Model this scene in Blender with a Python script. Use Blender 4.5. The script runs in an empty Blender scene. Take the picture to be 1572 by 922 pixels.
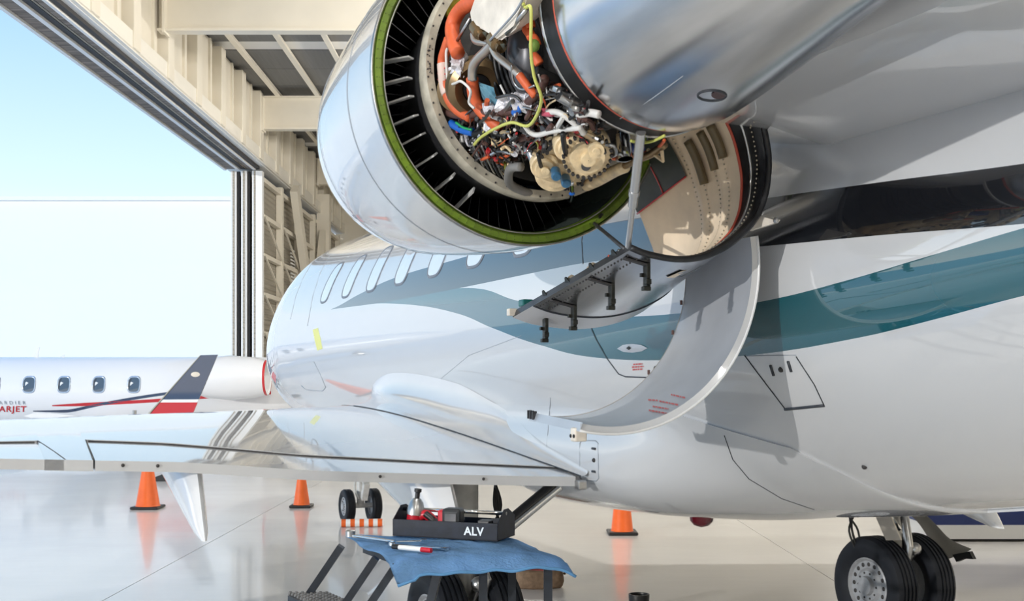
import bpy, bmesh, math, random
from mathutils import Vector, Matrix
random.seed(7)
PI = math.pi
SC = bpy.context.scene
COL = SC.collection

# ---------------------------------------------------------------- camera, sky, sun, fill lamps, exposure
FPX, HORIZON, CAMH = 1737.0, 580.0, 1.75
cam_data = bpy.data.cameras.new('camera')
cam = bpy.data.objects.new('camera', cam_data)
COL.objects.link(cam)
cam.location = (0, 0, CAMH)
cam.rotation_euler = (PI/2, 0, 0)
cam_data.sensor_width = 36
cam_data.lens = FPX/1572*36
cam_data.shift_y = (HORIZON-461)/1572
cam_data.clip_end = 500
SC.camera = cam

world = bpy.data.worlds.new('sky'); SC.world = world
world.use_nodes = True
nt = world.node_tree; nt.nodes.clear()
wo = nt.nodes.new('ShaderNodeOutputWorld'); bg = nt.nodes.new('ShaderNodeBackground')
tc = nt.nodes.new('ShaderNodeTexCoord'); sp = nt.nodes.new('ShaderNodeSeparateXYZ'); cr = nt.nodes.new('ShaderNodeValToRGB')
nt.links.new(tc.outputs['Generated'], sp.inputs[0]); nt.links.new(sp.outputs['Z'], cr.inputs[0])
nt.links.new(cr.outputs[0], bg.inputs[0]); nt.links.new(bg.outputs[0], wo.inputs[0])
el = cr.color_ramp.elements
el[0].position = 0.0; el[0].color = (1.05, 1.05, 1.04, 1)
el[1].position = 1.0; el[1].color = (0.16, 0.36, 0.75, 1)
e = el.new(0.155); e.color = (0.58, 0.76, 0.90, 1)
e = el.new(0.32); e.color = (0.30, 0.52, 0.75, 1)
bg.inputs[1].default_value = 1.0

def sun_lamp():
    d = bpy.data.lights.new('sun', 'SUN'); d.energy = 1.35; d.angle = math.radians(0.6); d.color = (1, 0.97, 0.92)
    o = bpy.data.objects.new('sun', d); COL.objects.link(o)
    v = Vector((0.839, 0.816, -0.133)).normalized()
    o.rotation_euler = v.to_track_quat('-Z', 'Y').to_euler()
    o.location = (-60, -60, 14)
sun_lamp()
FILL_LAMPS = [(x, y) for x in (0, 11) for y in (-12, 0.5, 12, 24, 35)] 
FILL_LAMP_W = 760
SC.view_settings.view_transform = 'Standard'
SC.view_settings.look = 'None'
SC.view_settings.gamma = 1
SC.view_settings.use_curve_mapping = False
SC.view_settings.exposure = 0.45

# ---------------------------------------------------------------- materials
MATS = {}
def mat(name, col, rough=0.5, metal=0.0, coat=0.0, var=0.0, scale=8.0, bump=0.0, bscale=60.0, spec=0.5, stretch=None):
    if name in MATS: return MATS[name]
    m = bpy.data.materials.new(name); m.use_nodes = True
    n = m.node_tree; b = n.nodes['Principled BSDF']
    b.inputs['Base Color'].default_value = (*col, 1); b.inputs['Roughness'].default_value = rough
    b.inputs['Metallic'].default_value = metal; b.inputs['Coat Weight'].default_value = coat
    b.inputs['Coat Roughness'].default_value = 0.03
    b.inputs['Specular IOR Level'].default_value = spec
    if coat >= 1: b.inputs['Coat IOR'].default_value = 1.75
    if var or bump:
        t = n.nodes.new('ShaderNodeTexCoord')
        src = t.outputs['Object']
        if stretch:
            mp = n.nodes.new('ShaderNodeMapping'); mp.inputs['Scale'].default_value = stretch
            n.links.new(src, mp.inputs[0]); src = mp.outputs[0]
    if var:
        no = n.nodes.new('ShaderNodeTexNoise'); no.inputs['Scale'].default_value = scale; no.inputs['Detail'].default_value = 5
        r = n.nodes.new('ShaderNodeValToRGB'); r.color_ramp.elements[0].position = .3; r.color_ramp.elements[1].position = .7
        r.color_ramp.elements[0].color = (*[max(0, c*(1-var)) for c in col], 1)
        r.color_ramp.elements[1].color = (*[min(1, c*(1+var*.6)) for c in col], 1)
        n.links.new(src, no.inputs['Vector']); n.links.new(no.outputs['Fac'], r.inputs[0]); n.links.new(r.outputs[0], b.inputs['Base Color'])
    if bump:
        no2 = n.nodes.new('ShaderNodeTexNoise'); no2.inputs['Scale'].default_value = bscale; no2.inputs['Detail'].default_value = 4
        bu = n.nodes.new('ShaderNodeBump'); bu.inputs['Strength'].default_value = bump; bu.inputs['Distance'].default_value = .01
        n.links.new(src, no2.inputs['Vector']); n.links.new(no2.outputs['Fac'], bu.inputs['Height']); n.links.new(bu.outputs[0], b.inputs['Normal'])
    MATS[name] = m
    return m

WHITE = mat('white_paint', (.60, .61, .63), .25, coat=1.0, var=.03, scale=1.5)
PAINT2 = mat('cowl_paint', (.58, .61, .65), .25, coat=1.0, var=.04, scale=2)
POLISH = mat('polished_aluminium', (.66, .67, .69), .22, metal=1.0, var=.12, scale=3, stretch=(6, .6, 6))
CHROME = mat('chrome', (.8, .81, .82), .06, metal=1.0)
STEEL = mat('steel', (.5, .5, .5), .3, metal=1.0, var=.2, scale=20)
DSTEEL = mat('dark_steel', (.09, .09, .095), .38, metal=.6, var=.4, scale=15)
BLACK = mat('black_rubber', (.012, .012, .013), .45)
TYRE = mat('tyre_rubber', (.009, .011, .016), .55, var=.3, scale=12, spec=.3)
SOOT = mat('black_seal', (.018, .018, .02), .32, var=.5, scale=25)
GREEN = mat('green_primer', (.15, .24, .02), .42, var=.35, scale=14)
CREAM = mat('cream_liner', (.92, .76, .57), .42, var=.14, scale=6, bump=.15, bscale=25)
TANKP = mat('worn_cream_paint', (.80, .73, .64), .4, var=.2, scale=12)
RINGP = mat('frame_ring_paint', (.46, .42, .34), .38, var=.4, scale=16)
GEARB = mat('gearbox_casting', (.84, .65, .40), .38, var=.35, scale=22, bump=.3, bscale=40)
OLIVE = mat('grey_green_liner', (.05, .06, .055), .3, var=.3, scale=8)
DUCT = mat('duct_liner', (.10, .125, .115), .22, var=.3, scale=5)
VANE = mat('vane_metal', (.05, .05, .055), .28, metal=.8)
ORANGE = mat('orange_hose', (.72, .13, .04), .5, var=.15, scale=30)
ORCONE = mat('cone_orange', (.85, .14, .02), .42, var=.1, scale=6)
RED = mat('red_paint', (.55, .02, .025), .3, coat=.6)
REDM = mat('red_marking', (.55, .12, .12), .5)
NAVY = mat('navy_paint', (.018, .035, .085), .25, coat=1)
BLUECAP = mat('blue_cap', (.03, .13, .25), .3)
BLUEW = mat('blue_wire', (.01, .13, .55), .4)
YELW = mat('yellow_green_wire', (.62, .64, .16), .45)
WHITEW = mat('white_wire', (.75, .73, .70), .4)
BROWNW = mat('brown_sleeve', (.11, .05, .04), .5, var=.3, scale=30)
BRONZE = mat('bronze', (.28, .19, .10), .35, metal=.8, var=.3, scale=12)
FOIL = mat('silver_foil', (.76, .74, .78), .25, metal=.25, bump=.8, bscale=60)
GREYB = mat('grey_band', (.50, .52, .56), .34, metal=.35, var=.08, scale=5)
LINE = mat('panel_gap', (.03, .035, .045), .5)
LLINE = mat('faint_panel_gap', (.32, .35, .40), .5)
LATCHM = mat('latch_metal', (.035, .035, .03), .35, metal=.6, var=.5, scale=60)
SKYPANE = mat('sky_sheen_pane', (.72, .76, .82), .05, coat=1)  # pale pane colour stands in for sky reflected in the windows
GLASS = mat('dark_cabin_glass', (.06, .08, .11), .04, coat=1)
HANGAR = mat('cream_wall_paint', (.84, .78, .66), .42, var=.05, scale=1.2)
BEAM = mat('beam_paint', (.86, .80, .68), .45, var=.04, scale=1)
DECK = mat('roof_deck', (.20, .20, .20), .6, var=.1, scale=2, stretch=(8, .3, 1))
WHITEF = mat('white_frame', (.85, .85, .84), .4)
DARKG = mat('dark_gap', (.035, .032, .032), .6)
BRUSH = mat('brush_seal', (.26, .22, .19), .9, var=.6, scale=6, stretch=(.2, 4, .2))
CONC = mat('apron_concrete', (.80, .79, .76), .8, var=.05, scale=.3)
BLDG = mat('white_building', (.96, .93, .89), .7)
CLOTH = mat('blue_cloth', (.24, .46, .76), .9, var=.22, scale=9, bump=.5, bscale=90)
TBOX = mat('toolbox_paint', (.010, .015, .028), .45, var=.4, scale=30, spec=.25)
STANDM = mat('stand_paint', (.022, .027, .036), .45, var=.3, scale=20, spec=.35)
LETTER = mat('white_lettering', (.8, .85, .9), .5)
TAN = mat('tan_canvas', (.20, .13, .08), .8, var=.35, scale=25)
BLUEP = mat('blue_cabinet_paint', (.01, .03, .16), .35)
TOOLRED = mat('tool_red', (.55, .015, .03), .35)
YELT = mat('yellow_strip', (.75, .75, .25), .5)
SHIRT = mat('light_blue_rag', (.28, .58, .72), .7, bump=.5, bscale=40)
BRAKE = mat('brake_line', (.02, .02, .02), .4)

def floor_mat():
    m = mat('polished_floor', (.76, .74, .71), .22, coat=.35, var=.05, scale=.8)
    n = m.node_tree; b = n.nodes['Principled BSDF']
    t = n.nodes.new('ShaderNodeTexCoord'); mp = n.nodes.new('ShaderNodeMapping'); mp.inputs['Scale'].default_value = (.5, 1.6, 1)
    no = n.nodes.new('ShaderNodeTexNoise'); no.inputs['Scale'].default_value = 1.4; no.inputs['Detail'].default_value = 3
    bu = n.nodes.new('ShaderNodeBump'); bu.inputs['Strength'].default_value = .10; bu.inputs['Distance'].default_value = .02
    n.links.new(t.outputs['Object'], mp.inputs[0]); n.links.new(mp.outputs[0], no.inputs[0])
    n.links.new(no.outputs['Fac'], bu.inputs['Height']); n.links.new(bu.outputs[0], b.inputs['Normal']); n.links.new(bu.outputs[0], b.inputs['Coat Normal'])
    b.inputs['Coat Roughness'].default_value = .06
    return m
FLOOR = floor_mat()

def siding_mat():
    m = mat('ribbed_siding', (.42, .38, .31), .5)
    n = m.node_tree; b = n.nodes['Principled BSDF']
    t = n.nodes.new('ShaderNodeTexCoord'); w = n.nodes.new('ShaderNodeTexWave'); w.bands_direction = 'Z'; w.inputs['Scale'].default_value = 1.6
    bu = n.nodes.new('ShaderNodeBump'); bu.inputs['Strength'].default_value = 1; bu.inputs['Distance'].default_value = .05
    n.links.new(t.outputs['Object'], w.inputs[0]); n.links.new(w.outputs['Fac'], bu.inputs['Height']); n.links.new(bu.outputs[0], b.inputs['Normal'])
    return m
SIDING = siding_mat()

# ---------------------------------------------------------------- mesh helpers
def link(name, bm, m, parent=None, smooth=False, kind=None, label=None, normals=True):
    if normals: bmesh.ops.recalc_face_normals(bm, faces=bm.faces[:])
    me = bpy.data.meshes.new(name); bm.to_mesh(me); bm.free()
    ms = m if isinstance(m, (list, tuple)) else [m]
    for x in ms: me.materials.append(x)
    if smooth:
        for p in me.polygons: p.use_smooth = True
        if smooth != 'all': me.set_sharp_from_angle(angle=math.radians(smooth if smooth is not True else 40))
    o = bpy.data.objects.new(name, me); COL.objects.link(o)
    if parent: o.parent = parent
    if kind: o['kind'] = kind
    if label: o['label'] = label
    return o
def tag(o, label, cat, group=None):
    o['label'] = label; o['category'] = cat
    if group: o['group'] = group
    return o
def thing(name, label, cat, loc=(0, 0, 0), rz=0, group=None):
    o = bpy.data.objects.new(name, None); COL.objects.link(o); o.empty_display_size = .2
    o.location = loc; o.rotation_euler = (0, 0, rz)
    return tag(o, label, cat, group)
def NB(): return bmesh.new()
def box(bm, c, s, M=None, mi=0, bev=0):
    r = bmesh.ops.create_cube(bm, size=1)
    vs = r['verts']
    for v in vs:
        v.co = Vector((v.co.x*s[0]+c[0], v.co.y*s[1]+c[1], v.co.z*s[2]+c[2]))
        if M: v.co = M @ v.co
    fs = list({f for v in vs for f in v.link_faces})
    for f in fs: f.material_index = mi
    if bev:
        es = list({e for v in vs for e in v.link_edges})
        bmesh.ops.bevel(bm, geom=es, offset=bev, segments=2, affect='EDGES', profile=.5)
def bar(bm, p, q, w, h=None, up=(0, 0, 1), mi=0):
    p = Vector(p); q = Vector(q); h = h or w
    d = (q-p); L = d.length; d.normalize(); u = Vector(up)
    s = d.cross(u)
    if s.length < 1e-4: s = d.cross(Vector((1, 0, 0)))
    s.normalize(); u = s.cross(d)
    M = Matrix((( *[s.x, d.x, u.x], 0), (*[s.y, d.y, u.y], 0), (*[s.z, d.z, u.z], 0), (0, 0, 0, 1)))
    M.translation = (p+q)/2
    box(bm, (0, 0, 0), (w, L, h), M, mi)
def grid(bm, rows, cu=False, cv=False, mi=0, capa=False, capb=False):
    V = [[bm.verts.new(p) for p in r] for r in rows]
    nr = len(V); nc = len(V[0])
    for i in range(nr-(0 if cu else 1)):
        for j in range(nc-(0 if cv else 1)):
            q = [V[i][j], V[i][(j+1) % nc], V[(i+1) % nr][(j+1) % nc], V[(i+1) % nr][j]]
            try:
                f = bm.faces.new(q); f.material_index = mi(i, j) if callable(mi) else mi
            except ValueError: pass
    if capa: bm.faces.new(V[0])
    if capb: bm.faces.new(V[-1])
    return V
def lathe(bm, prof, o, ax, n=48, a0=0, a1=2*PI, mi=0):
    o = Vector(o); ax = Vector(ax).normalized()
    u = ax.cross(Vector((0, 0, 1)))
    if u.length < 1e-3: u = Vector((1, 0, 0))
    u.normalize(); v = ax.cross(u)
    full = abs(a1-a0-2*PI) < 1e-6
    cnt = n if full else n+1
    rows = []
    for (t, r) in prof:
        rows.append([o+ax*t+(u*math.cos(a0+(a1-a0)*k/n)+v*math.sin(a0+(a1-a0)*k/n))*max(r, 1e-4) for k in range(cnt)])
    grid(bm, rows, False, full, mi)
def smoothpath(P, n=6):
    P = [Vector(p) for p in P]
    if len(P) < 3: return P
    out = []
    for i in range(len(P)-1):
        p0 = P[max(i-1, 0)]; p1 = P[i]; p2 = P[i+1]; p3 = P[min(i+2, len(P)-1)]
        for k in range(n):
            t = k/n
            out.append(.5*((2*p1)+(p2-p0)*t+(2*p0-5*p1+4*p2-p3)*t*t+(3*p1-p0-3*p2+p3)*t**3))
    out.append(P[-1]); return out
def tube(bm, P, r, n=8, mi=0, sm=6, caps=True):
    P = smoothpath(P, sm) if sm else [Vector(p) for p in P]
    rows = []; N = None
    for i, p in enumerate(P):
        d = (P[min(i+1, len(P)-1)]-P[max(i-1, 0)])
        if d.length < 1e-9: d = Vector((0, 0, 1))
        d.normalize()
        if N is None:
            N = d.orthogonal().normalized()
        else:
            N = N-d*N.dot(d)
            N = N.normalized() if N.length > 1e-6 else d.orthogonal().normalized()
        B = d.cross(N)
        rr = r(i/(len(P)-1)) if callable(r) else r
        rows.append([p+(N*math.cos(2*PI*k/n)+B*math.sin(2*PI*k/n))*rr for k in range(n)])
    grid(bm, rows, False, True, mi, caps, caps)
def prism(bm, pts, d, mi=0):
    d = Vector(d)
    A = [bm.verts.new(Vector(p)) for p in pts]; B = [bm.verts.new(Vector(p)+d) for p in pts]
    n = len(A)
    for f in [A, B[::-1]]:
        bm.faces.new(f).material_index = mi
    for i in range(n):
        bm.faces.new([A[i], A[(i+1) % n], B[(i+1) % n], B[i]]).material_index = mi
def ball(bm, c, s, n=12, M=None, mi=0):
    r = bmesh.ops.create_uvsphere(bm, u_segments=n, v_segments=max(6, n//2), radius=1)
    for v in r['verts']:
        v.co = Vector((v.co.x*s[0], v.co.y*s[1], v.co.z*s[2]))
        if M: v.co = M @ v.co
        v.co += Vector(c)
    for f in {f for v in r['verts'] for f in v.link_faces}: f.material_index = mi
def text_mesh(txt, size, m, name, M, parent, align='LEFT', shear=0, spacing=1, bold=0, depth=.001):
    c = bpy.data.curves.new(name, 'FONT'); c.body = txt; c.size = size; c.align_x = align; c.shear = shear; c.space_character = spacing
    c.extrude = depth; c.offset = bold
    t = bpy.data.objects.new(name, c); COL.objects.link(t)
    dg = bpy.context.evaluated_depsgraph_get()
    me = bpy.data.meshes.new_from_object(t.evaluated_get(dg))
    bpy.data.objects.remove(t); bpy.data.curves.remove(c)
    me.transform(M); me.materials.clear(); me.materials.append(m)
    o = bpy.data.objects.new(name, me); COL.objects.link(o); o.parent = parent
    return o
def interp(x, T):
    if x <= T[0][0]: return T[0][1]
    for (a, u), (b, v) in zip(T, T[1:]):
        if x <= b:
            t = (x-a)/(b-a)
            return u+(v-u)*t
    return T[-1][1]
def sinterp(x, T):
    # monotone cubic (finite-difference Hermite)
    n = len(T)
    if x <= T[0][0]: return T[0][1]
    if x >= T[-1][0]: return T[-1][1]
    s = [(T[i+1][1]-T[i][1])/(T[i+1][0]-T[i][0]) for i in range(n-1)]
    m = [s[0]]+[0 if s[i-1]*s[i] <= 0 else 2*s[i-1]*s[i]/(s[i-1]+s[i]) for i in range(1, n-1)]+[s[-1]]
    for i in range(n-1):
        if x <= T[i+1][0]:
            h = T[i+1][0]-T[i][0]; t = (x-T[i][0])/h
            return ((2*t**3-3*t*t+1)*T[i][1]+(t**3-2*t*t+t)*h*m[i]+(-2*t**3+3*t*t)*T[i+1][1]+(t**3-t*t)*h*m[i+1])

# ---------------------------------------------------------------- measuring: sight line through a point of the survey picture, met with real surfaces
def gnd(px, py, z=0.0):                      # world point at height z
    Y = (CAMH-z)*FPX/(py-HORIZON); return Vector(((px-786)/FPX*Y, Y, z))
TH = math.radians(24.2)
JF = Vector((-math.sin(TH), math.cos(TH), 0)); JR = Vector((math.cos(TH), math.sin(TH), 0)); JO = Vector((1.117, 7.12, 0))
def jl(P): d = Vector(P)-JO; return Vector((d.dot(JR), d.dot(JF), d.z))       # world -> jet frame (starboard, forward, up)
EYE = jl(Vector((0, 0, CAMH)))
def jray(px, py):
    w = Vector(((px-786)/FPX, 1, (HORIZON-py)/FPX)); return Vector((w.dot(JR), w.dot(JF), w.z))
def at_a(px, py, a): d = jray(px, py); return EYE+d*((a-EYE.y)/d.y)
def at_b(px, py, b): d = jray(px, py); return EYE+d*((b-EYE.x)/d.x)
def at_z(px, py, z): d = jray(px, py); return EYE+d*((z-EYE.z)/d.z)
EB, EZ = -2.05, 2.91                          # engine axis
def at_e(px, py, r):                          # on a cylinder about the engine axis
    d = jray(px, py); x0 = EYE.x-EB; z0 = EYE.z-EZ
    A = d.x**2+d.z**2; B = 2*(x0*d.x+z0*d.z); C = x0*x0+z0*z0-r*r
    D = B*B-4*A*C
    t = (-B-math.sqrt(D))/(2*A) if D >= 0 else -B/(2*A)
    return EYE+d*t

# ================================================================ SETTING
def structure():
    # floor: slabs with recessed joints
    bm = NB(); box(bm, (8, 18, -.11), (36.4, 86, .16))
    fl = link('floor', bm, CONC, kind='structure')
    xs = [-9.2, -3.22, 2.78, 8.78, 14.78, 20.78, 26]
    ys = [-24.8, -12.5, -.5, 11.5-.2+11.2, 34.5, 46.5, 60.8]
    for i in range(len(xs)-1):
        for j in range(len(ys)-1):
            bm = NB(); x0, x1, y0, y1 = xs[i], xs[i+1], ys[j], ys[j+1]
            box(bm, ((x0+x1)/2, (y0+y1)/2, -.02), (x1-x0-.008, y1-y0-.008, .04))
            link('floor_slab', bm, FLOOR, fl)
    bm = NB(); box(bm, (-69.4, 40, -.09), (120.4, 260, .16)); link('apron', bm, CONC, kind='structure')
    # left wall above the door opening
    wl = link('wall_left', (lambda b: (box(b, (-9.42, 18, 10.9), (.2, 86, 2.6)), b)[1])(NB()), HANGAR, kind='structure')
    y = 24.1-2.7*18
    while y < 60:
        bm = NB(); box(bm, (-9.17, y+.3, 10.8), (.42, .5, 2.42), bev=.02); link('wall_column', bm, BEAM, wl)
        bm = NB(); box(bm, (-9.27, y+1.63, 10.85), (.1, 1.96, 2.5), bev=.015); link('wall_panel', bm, HANGAR, wl)
        bm = NB(); box(bm, (-9.2, y+2.2, 10.85), (.1, .12, 2.45)); link('wall_rib', bm, BEAM, wl)
        y += 2.7
    # header with door tracks
    hd = link('trim_1', (lambda b: (box(b, (-9.85, 18, 9.75), (1.5, 86, .5)), b)[1])(NB()), WHITEF, kind='structure')
    bm = NB(); box(bm, (-9.03, 18, 9.78), (.06, 86, .42)); box(bm, (-9.1, 18, 9.55), (.2, 86, .06)); link('header_beam', bm, mat('header_paint', (.90, .86, .77), .4), hd)
    for x, w, m, nm in ((-10.52, .10, WHITEF, 'track_rail'), (-10.28, .34, BRUSH, 'brush_seal'), (-10.02, .12, WHITEF, 'track_rail'), (-9.86, .16, DARKG, 'track_channel'),
                        (-9.73, .06, BRONZE, 'track_strip'), (-9.6, .17, BRUSH, 'brush_seal'), (-9.44, .08, WHITEF, 'track_rail'), (-9.32, .13, DARKG, 'track_channel')):
        bm = NB(); box(bm, (x, 8.5, 9.47-(.05 if m is WHITEF else 0)), (w, 66, .12)); link(nm, bm, m, hd)
    # parked door leaves beyond the opening
    for i, x in enumerate((-10.2, -9.82, -9.42)):
        d = link('door_%d' % (i+1), (lambda b: (box(b, (x, 51, 4.68), (.05, 19.2, 9.3)), b)[1])(NB()), SIDING, kind='structure')
        bm = NB(); box(bm, (x, 41.5, 4.68), (.20, .12, 9.32)); link('door_stile', bm, WHITEF, d)
        bm = NB(); box(bm, (x+.15, 41.62, 4.68), (.10, .14, 9.3)); link('edge_seal', bm, DARKG, d)
        if i == 2:
            for z in (.6, 2.0, 3.4, 4.85, 6.3, 7.75, 9.1):
                bm = NB(); box(bm, (x+.14, 51, z), (.2, 19, .16)); link('door_girt', bm, BEAM, d)
            for yy in (41.5, 45.1, 48.8, 52.5, 56.2, 60):
                bm = NB(); box(bm, (x+.16, yy+.05, 4.68), (.24, .3, 9.3)); link('door_post', bm, BEAM if yy > 42 else WHITEF, d)
            for k, yy in enumerate((41.8, 45.4, 49.1)):
                for z in (2.0, 3.4, 4.85, 6.3):
                    bm = NB(); bar(bm, (x+.28, yy, z+1.45), (x+.28, yy+3.5, z), .06); link('door_brace', bm, BEAM, d)
            for z in [5.0+.14*k for k in range(16)]:
                bm = NB(); box(bm, (x+.2, 47.6, z), (.03, .9, .06)); link('louvre_blade', bm, WHITEF, d)
    # inner frame beyond the doors
    bm = NB(); bar(bm, (-8.9, 46.3, 9.5), (-8.9, 49.6, 5.2), .3, .55, up=(0, 1, 0)); tr = link('trim_2', bm, BEAM, kind='structure')
    bm = NB(); box(bm, (-8.9, 53.5, 5.2), (.6, .5, 10.4)); link('trim_3', bm, BEAM, kind='structure')
    bm = NB(); bar(bm, (-8.9, 53.3, 8.6), (-8.9, 50.9, 4.0), .3, .4, up=(0, 1, 0)); link('trim_4', bm, BEAM, kind='structure')
    # other walls
    def wall(name, c, s, horizontal):
        o = link(name, (lambda b: (box(b, c, s), b)[1])(NB()), HANGAR, kind='structure')
        n = 10
        for k in range(n):
            bm = NB()
            if horizontal: box(bm, (c[0]-s[0]/2+(k+.5)*s[0]/n, c[1]+(-.16 if c[1] > 0 else .16), 6), (.35, .2, 12)); 
            else: box(bm, (c[0]-.16, c[1]-s[1]/2+(k+.5)*s[1]/n, 6), (.2, .35, 12))
            link('wall_column', bm, BEAM, o)
    wall('wall_back', (8.3, 61.1, 6.05), (35.6, .3, 12.3), True)
    wall('wall_front', (8.3, -25.1, 6.05), (35.6, .3, 12.3), True)
    wall('wall_right', (26.2, 18, 6.05), (.3, 86, 12.3), False)
    # roof
    ce = link('ceiling', (lambda b: (box(b, (8.3, 18, 12.45), (36, 87, .1)), b)[1])(NB()), DECK, kind='structure')
    y = -25; k = 0
    while y < 61:
        sky = (k % 4 == 0)
        w = .9 if sky else 2.2
        bm = NB(); box(bm, (8.3, y+w/2, 12.2 if not sky else 12.22), (35.4, w-.03, .1)); link('skylight_sheet' if sky else 'roof_sheet', bm, WHITEF if sky else DECK, ce)
        y += w; k += 1
    for k in range(24):
        x = -8.45+1.42*k
        bm = NB(); box(bm, (x, 18, 11.98), (.07, 85.5, .24)); box(bm, (x+.05, 18, 11.87), (.16, 85.5, .03)); link('purlin', bm, BEAM, ce)
    for y in (-16.8, -5.3, 6.2, 17.7, 29.2, 40.7, 52.2):
        bm = NB(); box(bm, (8.4, y, 11.27), (35, .05, 1.15)); box(bm, (8.4, y, 10.69), (35, .36, .06)); box(bm, (8.4, y, 11.83), (35, .36, .05))
        box(bm, (-8.93, y, 11.2), (.06, .5, 1.2)); link('rafter', bm, BEAM, ce)
    # building across the apron
    b = link('white_building', (lambda q: (box(q, (-58, 82, 6.8), (112, 14, 13.4)), q)[1])(NB()), BLDG)
    tag(b, 'long plain white flat-roofed building across the apron beyond the open hangar door', 'building')
    bm = NB(); box(bm, (-58, 82, 13.62), (112.6, 14.6, .24)); link('roof_edge', bm, BLDG, b)
    # added ceiling lamps, out of view, to fill the interior with light
    for i, (x, y) in enumerate(FILL_LAMPS):
        bm = NB(); lathe(bm, [(.75, .06), (.5, .12), (.42, .30), (.30, .34), (.30, .30), (.40, .26), (.45, .1)], (x, y, 10.1), (0, 0, 1), 24); bar(bm, (x, y, 10.8), (x, y, 12.1), .03)
        link('fill_lamp_housing', bm, WHITEF, ce, smooth=40)
        d = bpy.data.lights.new('fill_light', 'POINT'); d.shadow_soft_size = .28; d.energy = FILL_LAMP_W; d.color = (1, .97, .92)
        o = bpy.data.objects.new('fill_light', d); COL.objects.link(o); o.location = (x, y, 10.05)
structure()

# ================================================================ THE LARGE JET
jet = thing('private_jet', 'large white business jet with black and teal stripes and opened engine cowls', 'airplane', JO, TH)

# ---- fuselage
def fsec(a):
    w = sinterp(a, [(-7.5, .55), (-5.5, .95), (-4, 1.17), (-3, 1.2), (5.2, 1.2), (6.4, 1.19), (7.4, 1.09), (8.3, .82), (9.1, .45), (9.7, .03)])
    zt = sinterp(a, [(-7.5, 3.2), (-4, 3.36), (5.2, 3.36), (6.4, 3.355), (7.3, 3.22), (8.1, 2.8), (9.0, 2.3), (9.7, 1.86)])
    zb = sinterp(a, [(-7.5, 2.0), (-5, 1.62), (-2.9, 1.255), (-1.4, 1.05), (-.5, .99), (1, .96), (5.5, .96), (6.8, 1.03), (8.0, 1.2), (9.1, 1.5), (9.7, 1.80)])
    zc = sinterp(a, [(-7.5, 2.6), (-5, 2.3), (-3, 2.16), (6, 2.16), (8, 1.98), (9.7, 1.83)])
    return w, zt, zb, zc
def fair(a):
    wf = sinterp(a, [(-2.75, 1.0), (-1.1, 1.09), (0, 1.11), (1.6, 1.11), (3.2, 1.04), (4.6, .90)])
    zb = sinterp(a, [(-2.75, 1.40), (-2.0, 1.17), (-1.6, 1.075), (-1.2, 1.01), (-.4, .955), (.3, .935), (.48, .96), (.66, 1.05), (.9, 1.12), (1.40, 1.12), (1.5, .95), (4.6, 1.05)])
    return wf, zb
def fus_r(a, c, s):               # distance from (0, 1.36) to the fuselage skin along (c, s)
    w, zt, zb, zc = fsec(a); lo, hi = 0.0, 2.6
    for _ in range(16):
        m = (lo+hi)/2; z = 1.36+m*s; h = (zt-zc) if z > zc else zc-zb
        if (m*c/w)**2+((z-zc)/h)**2 < 1: lo = m
        else: hi = m
    return lo
def crease_z(a): return interp(a, [(-2.42, .8), (-2.35, 1.17), (-2.27, 1.34), (-2.12, 1.45), (-1.5, 1.57), (-.75, 1.70), (0, 1.72)])
def fair_r(a, c, s, e=None):
    wf, zb = fair(a); h, q = (.36, 2.0) if s > 0 else (1.36-zb, 3.0)
    r = 1/max(1e-6, (abs(c)/wf)**q+(abs(s)/h)**q)**(1/q)
    f = fus_r(a, c, s)
    k = .16 if a < 3.6 else .16*max(.05, (4.6-a))       # smooth union with the fuselage
    g = f-.005; d = max(0, k-abs(r-g))/k
    r = max(r, g)+d*d*k*.25
    u = min(1, max(0, (-.75-a)/1.0)); u = u*u*(3-2*u)
    if u > 0:
        if e is None: e = .014+(-.06-.014)*min(1, max(0, (1.36+f*s-crease_z(a)+.012)/.024))
        r = r*(1-u)+(f+e)*u
    return r
def inside_jet(p):
    b, a, z = p
    if -7.4 < a < 9.7:
        w, zt, zb, zc = fsec(a)
        h = (zt-zc) if z > zc else (zc-zb)
        if (b/w)**2+((z-zc)/h)**2 < 1: return True
    if -2.75 < a < 4.6:
        q = math.hypot(b, z-1.36)
        if q < .01 or q < fair_r(a, b/q, (z-1.36)/q): return True
    return False
def at_f(px, py, off=0.0):
    d = jray(px, py).normalized(); t = 2.0
    while t < 20 and not inside_jet(EYE+d*t): t += .04
    lo, hi = t-.04, t
    for _ in range(14):
        m = (lo+hi)/2
        if inside_jet(EYE+d*m): hi = m
        else: lo = m
    return EYE+d*(lo-off)

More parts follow.
